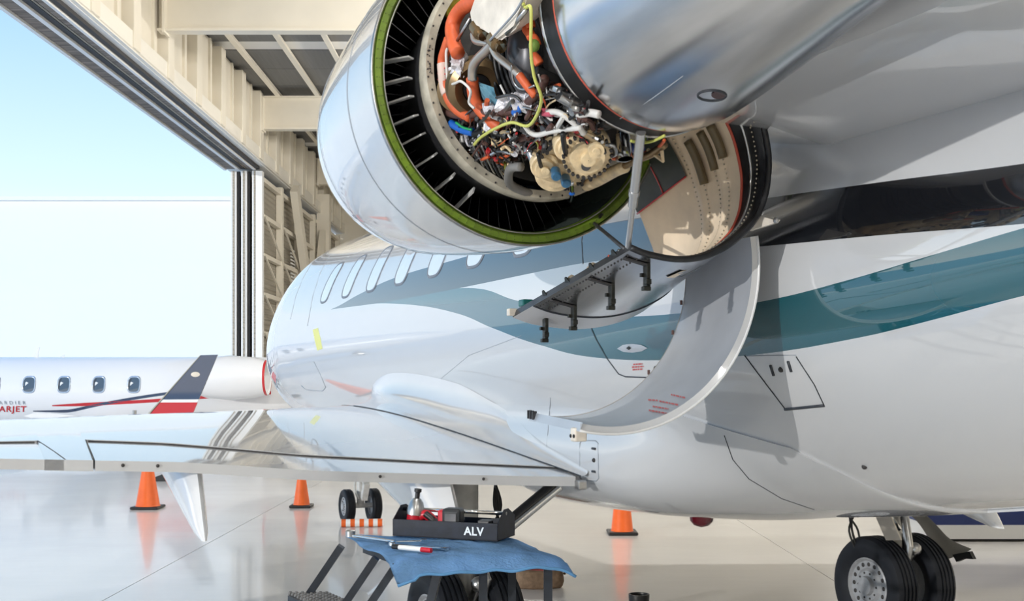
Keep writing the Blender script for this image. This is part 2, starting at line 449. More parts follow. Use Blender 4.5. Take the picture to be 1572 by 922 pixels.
def fuselage_mat():
    m = mat('fuselage_livery', (.60, .61, .63), .26, coat=1.0)
    n = m.node_tree; b = n.nodes['Principled BSDF']
    t = n.nodes.new('ShaderNodeTexCoord'); s = n.nodes.new('ShaderNodeSeparateXYZ'); n.links.new(t.outputs['Object'], s.inputs[0])
    def mth(op, x, y=None):
        k = n.nodes.new('ShaderNodeMath'); k.operation = op
        for i, v in enumerate((x, y)):
            if v is None: continue
            if isinstance(v, (int, float)): k.inputs[i].default_value = v
            else: n.links.new(v, k.inputs[i])
        return k.outputs[0]
    u = mth('DIVIDE', mth('ADD', s.outputs['Y'], 8.0), 18.0)
    def curve(pts):
        c = n.nodes.new('ShaderNodeFloatCurve'); cv = c.mapping.curves[0]
        P = [((a+8)/18, (z-1.5)/1.5) for a, z in pts]
        cv.points[0].location = P[0]; cv.points[1].location = P[-1]
        for p in P[1:-1]: cv.points.new(*p)
        for p in cv.points: p.handle_type = 'AUTO_CLAMPED'
        c.mapping.update(); n.links.new(u, c.inputs['Value'])
        return mth('ADD', mth('MULTIPLY', c.outputs[0], 1.5), 1.5)
    bu = curve([(-8, 2.22), (-3.6, 2.387), (-3.01, 2.426), (-2.3, 2.469), (-.72, 2.544), (.2, 2.56), (1.07, 2.556), (2.46, 2.534), (3.3, 2.47), (4.2, 2.383), (10, 2.2)])
    bl = curve([(-8, 2.05), (-3.62, 2.205), (-3.04, 2.238), (-2.35, 2.272), (-1.41, 2.325), (-.61, 2.35), (.94, 2.345), (2.39, 2.349), (4.2, 2.383), (10, 2.45)])
    tu = curve([(-8, 2.75), (-3.62, 2.195), (-3.17, 2.137), (-2.85, 2.098), (-2.33, 2.053), (-1.79, 2.038), (-1.4, 2.042), (-.87, 2.066), (-.04, 2.198), (.94, 2.345), (3, 2.37), (10, 2.3)])
    tl = curve([(-8, 2.55), (-3.61, 2.0), (-3.14, 1.93), (-2.82, 1.891), (-2.21, 1.845), (-1.6, 1.833), (-.94, 1.853), (-.29, 1.935), (.35, 2.056), (.96, 2.18), (2, 2.30), (3.2, 2.372), (10, 2.5)])
    z = s.outputs['Z']
    blk = mth('MULTIPLY', mth('GREATER_THAN', z, bl), mth('LESS_THAN', z, bu))
    tea = mth('MULTIPLY', mth('GREATER_THAN', z, tl), mth('LESS_THAN', z, tu))
    def mix(f, a, c):
        k = n.nodes.new('ShaderNodeMix'); k.data_type = 'RGBA'; n.links.new(f, k.inputs['Factor'])
        if isinstance(a, tuple): k.inputs['A'].default_value = a
        else: n.links.new(a, k.inputs['A'])
        k.inputs['B'].default_value = c; return k.outputs['Result']
    c = mix(tea, (.60, .61, .63, 1), (.003, .085, .11, 1))
    c = mix(blk, c, (.006, .007, .010, 1))
    n.links.new(c, b.inputs['Base Color']); b.inputs['Coat IOR'].default_value = 2.0
    return m
FUS = fuselage_mat()

def build_fuselage():
    bm = NB(); rows = []
    N = 96
    As = [-7.5+i*.25 for i in range(52)]+[5.5+i*.12 for i in range(36)]
    As = [a for a in As if a < 9.7]+[9.7]
    for a in As:
        w, zt, zb, zc = fsec(a)
        r = []
        for k in range(N):
            t = 2*PI*k/N; s = math.sin(t)
            r.append((w*math.cos(t), a, zc+s*((zt-zc) if s > 0 else (zc-zb))))
        rows.append(r)
    grid(bm, rows, False, True, 0, True, True)
    return link('fuselage', bm, FUS, jet, smooth=True)
fus = build_fuselage()
def build_fairing():
    bm = NB(); rows = []
    A = [-2.75+.035*i for i in range(118)]+[1.40, 1.42, 1.48, 1.52]+[1.6+.1*i for i in range(31)]
    for a in A:
        zk = crease_z(a); lo, hi = -PI/2, PI/2
        for _ in range(18):
            m = (lo+hi)/2
            if 1.36+fus_r(a, math.cos(m), math.sin(m))*math.sin(m) < zk: lo = m
            else: hi = m
        half = [(-PI/2+(lo+PI/2)*k/44, .014) for k in range(45)]+[(lo+.0005, .006), (lo+.006, -.03)]+[(lo+.006+(PI/2-lo-.006)*k/16, -.06) for k in range(1, 17)]
        r = []
        for sd, H in ((1, half), (-1, half[::-1])):
            for t, e in (H[:-1] if sd > 0 else H[:-1]):
                c, s = math.cos(t), math.sin(t); q = fair_r(a, c, s, e); r.append((sd*q*c, a, 1.36+q*s))
        rows.append(r)
    grid(bm, rows, False, True, 0, True, True)
    link('belly_fairing', bm, WHITE, jet, smooth=50)
build_fairing()

def fus_pt(a, ang, off):          # ang measured from the port side upward
    w, zt, zb, zc = fsec(a); s = math.sin(ang)
    h = (zt-zc) if s > 0 else zc-zb
    n = Vector((-math.cos(ang)/w, 0, s/h)).normalized()
    return Vector((-w*math.cos(ang), a, zc+h*s))+n*off
def cabin_window(a0, side=1):
    zc0, hw, hh = 2.66, .15, .195
    out = []
    for k in range(28):
        t = 2*PI*k/28; c, s = math.cos(t), math.sin(t)
        x = hw*math.copysign(abs(c)**.55, c); z = hh*math.copysign(abs(s)**.55, s)
        out.append((x, z))
    def P(x, z, off):
        ang = math.asin(min(1, (zc0+z-2.16)/1.2)); p = fus_pt(a0+x, ang, off)
        return Vector((p.x*side, p.y, p.z))
    bm = NB()
    rows = [[P(x*s, z*s, .0035) for x, z in out] for s in (.02, .35, .7, .93)]
    grid(bm, rows, False, True, 0, True)
    w = link('cabin_window', bm, SKYPANE, jet, smooth='all')
    bm = NB()
    grid(bm, [[P(x*s, z*s, o) for x, z in out] for s, o in ((.93, .001), (.94, .006), (1.0, .006), (1.03, .0005))], False, True)
    link('window_frame', bm, mat('window_gasket', (.16, .18, .22), .4), w, smooth='all')
for k in range(7):
    cabin_window(.02+.752*k); 
for k in range(7): cabin_window(.02+.752*k, -1)

def fline(name, pts, r=.0035, m=LINE, parent=fus, n=14, off=.001):
    P = []
    for (x0, y0), (x1, y1) in zip(pts, pts[1:]):
        k = max(2, int(math.hypot(x1-x0, y1-y0)/n))
        for i in range(k): P.append(at_f(x0+(x1-x0)*i/k, y0+(y1-y0)*i/k, off))
    P.append(at_f(*pts[-1], off))
    bm = NB(); tube(bm, P, r, 5, sm=0); return link(name, bm, m, parent, smooth='all')
fline('panel_seam', [(905, 497), (915, 520), (932, 550), (950, 574), (960, 578), (1020, 580), (1040, 560)])
fline('panel_seam', [(1143, 545), (1160, 568), (1205, 627)], .003)
fline('panel_seam', [(1205, 628), (1265, 622)], .007)
fline('panel_seam', [(1265, 622), (1250, 590), (1222, 547)], .003)
fline('panel_seam', [(1146, 546), (1222, 545)], .002, LLINE)
fline('panel_seam', [(893, 676), (914, 676), (918, 680), (919, 734), (915, 738), (894, 737), (890, 733), (890, 680), (893, 676)], .0025, LLINE)
fline('panel_seam', [(1112, 668), (1125, 705), (1150, 735), (1200, 765), (1250, 782)], .0025)
fline('panel_seam', [(838, 700), (842, 650), (845, 610)], .002, LLINE)
fline('panel_seam', [(446, 490), (454, 455), (466, 425), (478, 405)], .003, LLINE)
fline('panel_seam', [(472, 500), (480, 455), (492, 418), (506, 392)], .003, LLINE)
fline('panel_seam', [(463, 592), (470, 598), (495, 600), (500, 594), (492, 575), (482, 555)], .004, LLINE)
fline('panel_seam', [(895, 405), (893, 370), (896, 340)], .0025)
fline('panel_seam', [(640, 612), (720, 545), (800, 515)], .0015, LLINE)
for p, q in (((1183, 560), (1188, 576)), ((1210, 554), (1215, 570)), ((909, 688), (914, 689)), ((909, 723), (914, 724))):
    fline('latch_slot', [p, q], .007)
for p in ((1199, 567), (912, 706), (1327, 716), (1007, 565)):
    bm = NB(); ball(bm, at_f(*p), (.012, .012, .012), 10); link('panel_fastener', bm, DARKG, fus)
def fpatch(name, pts, m, off, parent=fus):
    c = Vector((0, 0, 0)); P = [at_f(x, y, off) for x, y in pts]
    for p in P: c += p
    cx = sum(x for x, y in pts)/len(pts); cy = sum(y for x, y in pts)/len(pts)
    bm = NB(); v0 = bm.verts.new(at_f(cx, cy, off+.003)); V = [bm.verts.new(p) for p in P]; B = [bm.verts.new(at_f(x, y, -.002)) for x, y in pts]
    n = len(V)
    for i in range(n):
        bm.faces.new([v0, V[i], V[(i+1) % n]]); bm.faces.new([V[i], B[i], B[(i+1) % n], V[(i+1) % n]])
    return link(name, bm, m, parent)
h = fpatch('hatch_handle', [(947, 535), (956, 529), (970, 527.5), (984, 529), (994, 534), (985, 539), (971, 541), (957, 540)], GREYB, .006)
fpatch('handle_button', [(961, 534), (965, 531), (969, 534), (965, 537)], BLACK, .012, fus)
fpatch('yellow_strip', [(480, 506), (488, 503), (492, 519), (495, 535), (487, 538), (483, 522)], YELT, .004)  # narrow yellow strip on the fuselage side
def marks(name, rows, m, parent, fn):
    bm = NB()
    for (x0, y0, x1, y1) in rows:
        x = x0
        while x < x1:
            w = random.uniform(2.0, 5.0); t0 = (x-x0)/(x1-x0); t1 = min(1, (x+w-x0)/(x1-x0))
            q = []
            for t, d in ((t0, 0), (t1, 0), (t1, 2.4), (t0, 2.4)):
                q.append(bm.verts.new(fn(x0+(x1-x0)*t, y0+(y1-y0)*t+d)))
            bm.faces.new(q); x += w+1.2
    o = link(name, bm, m, parent); o['kind'] = 'stuff'; return o
marks('placard_lettering', [(972, 558, 986, 557), (970, 562, 988, 561), (971, 566, 987, 565)], REDM, fus, lambda x, y: at_f(x, y, .004))
# belly beacon
bc = at_f(1077, 786)
bc = at_b(1077, 783, -.25)
bm = NB(); lathe(bm, [(.05, .085), (0, .08), (-.012, .078)], (bc.x, bc.y, bc.z-.02), (0, 0, 1), 24); be = link('belly_beacon', bm, STEEL, jet, smooth=True)
bm = NB(); lathe(bm, [(0, .072), (-.03, .066), (-.055, .045), (-.068, .0)], (bc.x, bc.y, bc.z-.03), (0, 0, 1), 24); link('red_lens', bm, mat('red_lens', (.10, .003, .010), .12, coat=.5), be, smooth='all')
# ---- wing
def wsec(b):
    b = abs(b)
    ale = interp(b, [(.8, 3.65), (3.94, 2.35), (9.7, -.65)]); ate = interp(b, [(.8, -.7), (4.2, -.7), (9.7, -2.15)])
    zle = interp(b, [(.8, 1.33), (3.94, 1.36), (9.7, 1.62)])
    zte = interp(b, [(.8, 1.175), (1.22, 1.182), (1.85, 1.216), (2.59, 1.262), (3.19, 1.322), (3.7, 1.347), (9.7, 1.66)])+.02
    t = interp(b, [(.8, .125), (3.94, .085), (9.7, .08)])
    return ale, ate, zle, zte, t
def wpt(b, a, up, off=0):
    ale, ate, zle, zte, t = wsec(b); c = ale-ate; u = min(1, max(0, (ale-a)/c))
    y = 5*t*c*(.2969*math.sqrt(u)-.126*u-.3516*u*u+.2843*u**3-.1015*u**4)
    zc = zle+(zte-zle)*u
    k = .022*u**2
    return Vector((b, a, zc+(y+k if up else -y*.75-k)+off*(1 if up else -1)))
def gap_a(b): 
    b = abs(b); return interp(b, [(.9, -.53), (1.26, -.455), (1.94, -.365), (2.48, -.275), (3.05, -.12), (3.57, .015), (3.95, -.09), (9.0, -1.45)])
def wing(side):
    bs = [.8+.2*i for i in range(14)]+[3.54, 3.565, 3.575, 3.68, 3.775, 3.785, 3.95]+[4.3+.45*i for i in range(12)]+[9.7]
    def spans(b): return [math.cos(PI*k/36)*.5+.5 for k in range(37)]
    bm = NB(); rows = []
    for b in bs:
        ale, ate, *_ = wsec(b); g = gap_a(b)+.006
        if 3.57 <= b <= 3.78: g = ate
        up = [wpt(b, g+(ale-g)*(1-math.cos(PI/2*k/20)) if False else g+(ale-g)*math.sin(PI/2*k/20), True) for k in range(21)]
        lo = [wpt(b, ale+(g-ale)*(1-math.cos(PI/2*k/20)), False) for k in range(1, 21)]
        rows.append([Vector((p.x*side, p.y, p.z)) for p in up+lo])
    grid(bm, rows, False, True, 0, True, True)
    w = link('wing', bm, WHITE, jet, smooth=30)
    def flap(b0, b1, sl0, sl1):
        bm = NB(); rows = []
        n = 14
        for i in range(n+1):
            b = b0+(b1-b0)*i/n
            r = []
            g = gap_a(b)-.006; te = wsec(b)[1]
            for k in range(9):
                a = g+(te-g)*k/8; bb = b+(sl0*(1-i/n)+sl1*i/n)*(k/8)
                r.append(wpt(bb, a, True, -.008*(1-k/8)-.001))
            for k in range(8, -1, -1):
                a = g+(te-g)*k/8; bb = b+(sl0*(1-i/n)+sl1*i/n)*(k/8)
                r.append(wpt(bb, a, False, -.002))
            rows.append([Vector((p.x*side, p.y, p.z)) for p in r])
        grid(bm, rows, False, True, 0, True, True)
        return link('wing_flap', bm, WHITE, jet, smooth=35)
    flap(1.14, 3.555, 0.03, .012); flap(3.79, 8.9, -.095, 0)
    # dark gap seen between wing and flap
    for b0, b1 in ((1.16, 3.55), (3.80, 8.8)):
        P = [wpt(b0+(b1-b0)*k/24, gap_a(b0+(b1-b0)*k/24), True, -.007)+Vector((0, -.008, 0)) for k in range(25)]
        bm = NB(); tube(bm, [Vector((p.x*side, p.y, p.z)) for p in P], .0042, 6, sm=0); link('flap_gap', bm, DARKG, w)
    for (ba, bb) in ((3.562, 3.575), (3.785, 3.69)):
        a0 = gap_a(ba); P = []
        for k in range(9):
            t = k/8; b = ba+(bb-ba)*t; a = a0+(-.69-a0)*t
            p = wpt(b, a, True, -.004); P.append(Vector((p.x*side, p.y, p.z)))
        bm = NB(); tube(bm, P, .0055, 6, sm=0); link('flap_gap', bm, DARKG, w)
    # small TE fasteners
    bm = NB()
    for b in (1.7, 2.25, 3.3, 3.45): 
        p = wpt(b, -.7, True, -.02); ball(bm, (p.x*side, p.y-.003, p.z), (.008, .006, .008), 8)
    link('trailing_edge_drain', bm, DARKG, w)
    return w
pw = wing(-1); sw = wing(1)
# wing-root fillet
def fillet():
    bm = NB(); rows = []; P = []
    def bw(a, z):
        lo, hi = .3, 1.6
        for _ in range(14):
            m = (lo+hi)/2
            if inside_jet((m, a, z)): lo = m
            else: hi = m
        return lo
    for i in range(61):
        a = -.70+4.2*i/60
        d = sinterp(a, [(-.7, .05), (0, .18), (1.2, .34), (2.4, .44), (3.1, .30), (3.5, .04)]); h = sinterp(a, [(-.7, .03), (0, .08), (.6, .16), (1.2, .24), (2.4, .25), (3.1, .20), (3.5, .03)])
        b0 = -(1.09+d); s0 = wpt(b0, min(a, wsec(b0)[0]-.03), True, .0015); s0.y = a if a < wsec(b0)[0]-.03 else s0.y
        z1 = s0.z+h; e1 = Vector((-bw(a, z1)-.001, s0.y, z1))
        t0 = (wpt(b0+.05, s0.y, True)-wpt(b0, s0.y, True)).normalized()
        t1 = Vector((0, 0, -1))
        c0 = s0+t0*(d*.75); c1 = e1+t1*(h*.6)
        rows.append([s0*(1-t)**3+c0*3*t*(1-t)**2+c1*3*t*t*(1-t)+e1*t**3 for t in [k/14 for k in range(15)]]); P.append(s0)
    grid(bm, rows)
    link('root_fillet', bm, WHITE, jet, smooth='all')
    bm = NB(); tube(bm, [p+Vector((0, 0, .001)) for p in P if p.y < 2.3], .0032, 5, sm=0); link('fillet_seam', bm, LINE, jet)
    # aft end cap bracket of the flap
    p = wpt(1.12, -.7, True); bm = NB(); box(bm, (-1.15, -.72, 1.185), (.05, .06, .05), bev=.008); link('flap_stop', bm, STEEL, jet)
fillet()
# flap track fairings: canoe bodies with a ridge towards the tail, tip hanging down
def flap_fairing(b, side, w, fore, tipz, tipa, topa):
    bm = NB()
    rows = []
    zt = wpt(b, -.5, False).z+.03
    secs = 12
    for i in range(secs+1):
        t = i/secs
        z = zt+(tipz-zt)*t
        k = (1-t)**.75
        af = topa+(tipa-topa)*t; fo = fore+(tipa+.10-fore)*t**.9; hw = w*(.22+.78*k)*(1 if t < .97 else .75)
        ring = []
        for q in range(20):
            an = 2*PI*q/20; c, s = math.cos(an), math.sin(an)
            mid = (af+fo)/2; L = (fo-af)/2
            # pointed aft (diamond) and rounded fore
            x = hw*math.copysign(abs(c)**(1.25 if s < 0 else .9), c)
            ring.append(((b+x)*1.0*side, mid+L*s, z))
        rows.append(ring)
    grid(bm, rows, False, True, 0, True, True)
    return link('flap_track_fairing', bm, mat('fairing_gloss', (.82, .83, .85), .12, coat=1.0), jet, smooth=28)
for s in (-1, 1):
    flap_fairing(3.115, s, .086, .9, 1.02, -.86, -.62)
    flap_fairing(1.82, s, .135, 1.1, .80, -.80, -.52)
    flap_fairing(5.3, s, .09, .2, 1.12, -1.2, -.9)

# ---- undercarriage
def wheel(parent, b, a, r, w, face, rim=.57, holes=16):
    c = Vector((b, a, r+.002))
    prof = []
    hw = w/2
    P = [(-hw*.72, r*rim), (-hw*.95, r*.72), (-hw, r*.84), (-hw*.86, r*.95), (-hw*.66, r*.985)]
    for g in (-.5, -.17, .17, .5):
        P += [(hw*(g-.085), r*.997), (hw*(g-.06), r*.968), (hw*(g+.06), r*.968), (hw*(g+.085), r*.997)]
    P += [(hw*.66, r*.985), (hw*.86, r*.95), (hw, r*.84), (hw*.95, r*.72), (hw*.72, r*rim)]
    bm = NB(); lathe(bm, P, c, (1, 0, 0), 56); link('tyre', bm, TYRE, parent, smooth=30)
    bm = NB(); f = face
    lathe(bm, [(f*hw*.74, r*rim), (f*hw*.80, r*(rim-.03)), (f*hw*.60, r*(rim-.07)), (f*hw*.55, r*.36), (f*hw*.72, r*.30), (f*hw*.72, r*.20), (f*hw*1.0, r*.18), (f*hw*1.02, r*.12), (f*hw*1.02, .001)], c, (1, 0, 0), 40)
    lathe(bm, [(-f*hw*.72, r*rim), (-f*hw*.3, r*.5), (-f*hw*.2, .001)], c, (1, 0, 0), 32)
    wh = link('wheel_hub', bm, mat('wheel_grey', (.36, .37, .39), .42, metal=.25, var=.15, scale=25), parent, smooth=30)
    bm = NB()
    for k in range(holes):
        t = 2*PI*k/holes
        ball(bm, c+Vector((f*hw*.58, math.cos(t)*r*.43, math.sin(t)*r*.43)), (.006, r*.045, r*.045), 8)
    for k in range(10):
        t = 2*PI*k/10
        ball(bm, c+Vector((f*hw*.70, math.cos(t)*r*.26, math.sin(t)*r*.26)), (.008, r*.025, r*.025), 8)
    link('hub_bolts', bm, DARKG, parent)['kind'] = 'stuff'
def main_gear(side):
    bb = 1.66 if side > 0 else -1.52
    bm = NB()
    tube(bm, [(bb, .02, 1.28), (bb, .01, .75), (bb, 0, .36)], .06, 14, sm=0)
    tube(bm, [(bb-.24, 0, .337), (bb+.24, 0, .337)], .045, 12, sm=0)
    tube(bm, [(bb, .02, .95), (bb, .02, 1.25)], .085, 14, sm=0)
    box(bm, (bb, .05, .42), (.14, .18, .2), bev=.03)
    g = link('main_landing_gear', bm, mat('gear_paint', (.50, .49, .46), .4, var=.2, scale=12), jet, smooth=35)
    for d in (-.165, .165):
        wheel(g, bb+d, 0, .335, .19, -1 if d < 0 else 1)
    bm = NB(); tube(bm, [(bb-side*.02, -.13, .42), (bb-side*.05, -.2, .62), (bb, -.1, .82)], .03, 10, sm=0); ball(bm, (bb, -.2, .6), (.045, .045, .045), 10); tube(bm, [(bb, -.2, .6), (bb, -.08, .45)], .028, 10, sm=0); link('torque_link', bm, STEEL, g, smooth=True)
    bm = NB(); tube(bm, [(bb, .0, .70), (bb-side*.55, -.18, 1.17)], .045, 12, sm=0); link('side_stay', bm, mat('stay_black', (.02, .02, .022), .25, coat=.5), g, smooth=True)
    bm = NB(); tube(bm, [(bb-side*.02, -.07, .72), (bb-side*.5, -.24, 1.13)], .018, 10, sm=0); link('stay_actuator', bm, CHROME, g, smooth=True)
    for k in range(4):
        bm = NB(); o = random.uniform(-.02, .02)
        tube(bm, [(bb-side*(.20+.02*k), .12+o, 1.2), (bb-side*(.27-.015*k), .1, 1.0), (bb-side*(.22+.025*k), .13, .84), (bb-side*(.30-.02*k), .1+o, .70), (bb-side*(.2), .1, .5)], .008, 6); link('brake_hose', bm, BRAKE, g, smooth='all')
    return g
gp = main_gear(-1); gs = main_gear(1)
def gear_extras():
    # starboard leg door (beige strut cover) and the curved door behind it
    bm = NB()
    q = [at_b(x, y, 1.38) for x, y in ((1343, 790), (1366, 790), (1383, 829), (1360, 829))]
    prism(bm, q, (.02, .01, 0)); link('strut_cover', bm, mat('cover_beige', (.52, .47, .40), .45), gs)
    bm = NB(); rows = []
    L = [(1395, 788), (1412, 805), (1430, 835), (1440, 862)]; Rr = [(1420, 788), (1438, 806), (1460, 828), (1492, 842)]
    L = smoothpath([at_b(x, y, 2.02) for x, y in L], 4); Rr = smoothpath([at_b(x, y, 2.05) for x, y in Rr], 4)
    for k in range(9):
        t = k/8; rows.append([l+(r_-l)*t+Vector((.05*math.sin(PI*t), 0, 0)) for l, r_ in zip(L, Rr)])
    V = grid(bm, rows); bmesh.ops.solidify(bm, geom=bm.faces[:], thickness=.015)
    d = link('gear_door', bm, mat('door_grey', (.40, .39, .36), .35, coat=.3), gs, smooth=40)
    bm = NB(); prism(bm, [at_b(x, y, 2.06) for x, y in ((1462, 851), (1488, 846), (1494, 858), (1480, 857), (1468, 862))], (.03, 0, 0)); link('door_seal', bm, BLACK, d)
    bm = NB(); box(bm, (1.5, .1, 1.02), (.42, .3, .3), bev=.04); box(bm, (1.26, -.02, 1.0), (.06, .1, .3)); link('strut_fitting', bm, mat('gear_paint', (.5, .49, .46), .4), gs)
    # port leg door: white polished blade curving down beside the wheels
    bm = NB(); rows = []
    T = [Vector((-1.60, .5, 1.22)), Vector((-1.64, .5, .95)), Vector((-1.76, .5, .72)), Vector((-2.04, .42, .52))]
    for p in smoothpath(T, 5): rows.append([p+Vector((.03*math.cos(PI*k/8)*0+.04*math.sin(PI*k/8)-.04, -.62*k/8*(.45+.55*min(1, (p.z-.3))), 0)) for k in range(9)])
    grid(bm, rows); bmesh.ops.solidify(bm, geom=bm.faces[:], thickness=.02)
    link('gear_door', bm, mat('fairing_gloss', (.82, .83, .85), .12, coat=1), gp, smooth=40)
gear_extras()
def nose_gear():
    bm = NB(); tube(bm, [(0, 7.3, 1.15), (0, 7.2, .55), (0, 7.2, .21)], .045, 12, sm=0); tube(bm, [(-.17, 7.2, .21), (.17, 7.2, .21)], .03, 10, sm=0)
    bar(bm, (0, 7.05, .30), (0, 6.95, .5), .07); bar(bm, (0, 6.95, .5), (0, 7.12, .62), .07); tube(bm, [(-.06, 7.1, .7), (-.1, 7.1, .45), (-.05, 7.12, .3)], .012, 6); tube(bm, [(0, 7.2, .6), (0, 6.6, 1.1)], .03, 10, sm=0)
    g = link('nose_landing_gear', bm, mat('gear_white', (.62, .62, .60), .35, var=.2, scale=18), jet, smooth=35)
    for d in (-.165, .165): wheel(g, d, 7.2, .205, .12, -1 if d < 0 else 1, .55, 10)
    for d in (-.27, .27):
        bm = NB(); box(bm, (d, 7.3, .86), (.02, .7, .34), bev=.005); link('nose_gear_door', bm, WHITE, g)
    bm = NB(); box(bm, (0, 7.2, .70), (.5, .03, .02)); link('tow_pin', bm, RED, g)
nose_gear()

# ---- engine on the port side
AX = (0, 1, 0)
def EP(t, r, ang): return Vector((EB+r*math.cos(ang), t, EZ+r*math.sin(ang)))
bm = NB()
lathe(bm, [(-1.95, .636), (-1.8, .637), (-1.65, .630), (-1.5, .622), (-1.35, .611), (-1.2, .597), (-1.05, .581), (-.9, .560), (-.78, .537), (-.68, .51), (-.61, .48), (-.575, .445), (-.58, .415), (-.63, .39), (-.75, .378), (-1.05, .385)], (EB, 0, EZ), AX, 96)
cowl = link('inlet_cowl', bm, PAINT2, jet, smooth=60)
for t, r in ((-1.62, .629), (-.93, .5655)):
    bm = NB(); lathe(bm, [(t-.003, r+.0006), (t-.002, r+.002), (t+.002, r+.002), (t+.003, r+.0006)], (EB, 0, EZ), AX, 96); link('cowl_seam', bm, LLINE, cowl, smooth='all')
bm = NB()
lathe(bm, [(-1.94, .628), (-1.975, .622), (-1.975, .600), (-1.955, .590), (-1.955, .580), (-1.93, .578)], (EB, 0, EZ), AX, 96)
lathe(bm, [(-1.965, .634), (-1.968, .627)], (EB, 0, EZ), AX, 96)
gr = link('green_bulkhead', bm, GREEN, cowl, smooth=30)
bm = NB()
for k in range(110):
    t = 2*PI*k/110
    for r in (.617, .604): ball(bm, EP(-1.976, r, t), (.0028, .002, .0028), 6)
link('rivet_row', bm, mat('green_rivet', (.10, .15, .02), .4), cowl)['kind'] = 'stuff'
bm = NB(); lathe(bm, [(-1.962, .5895), (-1.97, .586), (-1.962, .582)], (EB, 0, EZ), AX, 96); link('bulkhead_edge', bm, STEEL, cowl, smooth='all')
bm = NB(); lathe(bm, [(-1.95, .637), (-1.972, .637), (-1.974, .632), (-1.965, .628)], (EB, 0, EZ), AX, 96); link('cowl_edge_strip', bm, STEEL, cowl, smooth='all')
# bypass duct: outer wall, back wall, stator vanes
bm = NB(); lathe(bm, [(-1.95, .578), (-1.6, .565), (-1.3, .55), (-1.1, .53)], (EB, 0, EZ), AX, 80); duct = link('bypass_duct', bm, DUCT, jet, smooth=True)
bm = NB(); lathe(bm, [(-1.12, .53), (-1.12, .2)], (EB, 0, EZ), AX, 80); link('fan_face', bm, BLACK, duct)
bm = NB(); lathe(bm, [(-1.1, .33), (-1.5, .38), (-1.8, .43), (-2.0, .455)], (EB, 0, EZ), AX, 80); link('inner_duct_wall', bm, mat('inner_wall', (.03, .03, .033), .3), duct, smooth=True)
vm = None
for k in range(64):
    t = 2*PI*k/64
    if vm is None:
        bm = NB()
        rows = []
        for i in range(7):
            r = .37+(.565-.37)*i/6
            tw = .25
            rows.append([(r, -1.30, .02), (r, -1.42, .006+.01*math.sin(i*.5)), (r, -1.60, -.002), (r, -1.60, -.006), (r, -1.42, -.002), (r, -1.30, .014)])
        grid(bm, rows, False, True, 0, True, True)
        o = link('guide_vane', bm, VANE, duct, smooth=40); vm = o
    else:
        o = vm.copy(); COL.objects.link(o)
    o.location = (EB, 0, EZ); o.rotation_euler = (0, -t, 0)
for ang in (172, 181.5, 190, 199, 208, 219, 232, 244):
    t = math.radians(ang); bm = NB()
    bar(bm, EP(-1.93, .47, t), EP(-1.72, .572, t), .007, .028, up=(0, 1, 0)); link('highlight_strut', bm, mat('strut_highlight', (.70, .69, .68), .3), duct)  # pale struts stand in for bright highlights along the vanes
# frame ring aft of the fan
bm = NB()
lathe(bm, [(-1.99, .455), (-2.05, .474), (-2.085, .474), (-2.10, .466), (-2.10, .436), (-2.05, .43), (-1.99, .43)], (EB, 0, EZ), AX, 96)
fr = link('fan_frame_ring', bm, RINGP, jet, smooth=40)
bm = NB()
for k in range(60):
    ball(bm, EP(-2.101, .452+.008*(k % 2), 2*PI*k/60), (.004, .003, .004), 6)
link('ring_bolts', bm, DARKG, fr)['kind'] = 'stuff'
bm = NB()
for d in range(14):
    t = math.radians(178.5+random.uniform(-6.5, 6.5)); r = random.uniform(.442, .463)
    p = EP(-2.102, r, t); tube(bm, [p, p+Vector((random.uniform(-.008, .008), 0, random.uniform(-.012, .012)))], .002, 4, sm=0)
link('ring_scribbles', bm, LINE, fr)['kind'] = 'stuff'
# core
bm = NB(); prof = [(-1.98, .40), (-2.08, .40), (-2.1, .30), (-2.2, .255)]
x = -2.2
while x > -2.62: prof += [(x, .262), (x-.012, .284), (x-.022, .284), (x-.034, .262)]; x -= .036
prof += [(-2.64, .27), (-2.66, .31), (-2.70, .31), (-2.72, .28), (-2.98, .28)]
lathe(bm, prof, (EB, 0, EZ), AX, 64); core = link('engine_core', bm, mat('core_case', (.035, .034, .034), .42, metal=.5, var=.5, scale=18), jet, smooth=30)
def E_tube(name, pts, r, m, rad=None, n=10, par=None):
    bm = NB(); tube(bm, [at_e(p[0], p[1], p[2] if len(p) > 2 else rad) for p in pts], r, n); return link(name, bm, m, par or core, smooth='all')
def E_ball(name, x, y, rr, s, m):
    bm = NB(); ball(bm, at_e(x, y, rr), s, 14); return link(name, bm, m, core, smooth='all')
OR = .026
E_tube('orange_hose', [(748, -22), (731, 0), (708, 14), (695, 38), (696, 63), (703, 82)], OR, ORANGE, .44)
E_tube('orange_hose', [(690, 60), (685, 75), (680, 95), (683, 126), (690, 152), (703, 169), (722, 180)], .020, ORANGE, .42)
E_tube('orange_hose', [(725, 120), (728, 150), (738, 169), (755, 186), (768, 196)], OR*.85, ORANGE, .41)
E_tube('orange_hose', [(797, 115), (808, 130), (822, 147)], .014, ORANGE, .425)
E_tube('thin_pipe', [(687, 74), (685, 85), (688, 126), (698, 128), (708, 125), (722, 139), (720, 157), (728, 166)], .005, WHITEW, .45, 6)
E_tube('thin_pipe', [(786, 100), (786, 112), (790, 128), (802, 137), (821, 131)], .004, STEEL, .43, 6)
E_tube('thin_pipe', [(762, 150), (780, 146), (792, 148), (800, 156)], .005, DSTEEL, .43, 6)
E_tube('thin_pipe', [(768, 130), (774, 142), (778, 152)], .004, WHITEW, .41, 6)
E_tube('steel_pipe', [(757, 66), (748, 76), (732, 92), (726, 105), (725, 122)], .017, mat('pipe_steel', (.55, .48, .42), .3, metal=.8), .42)
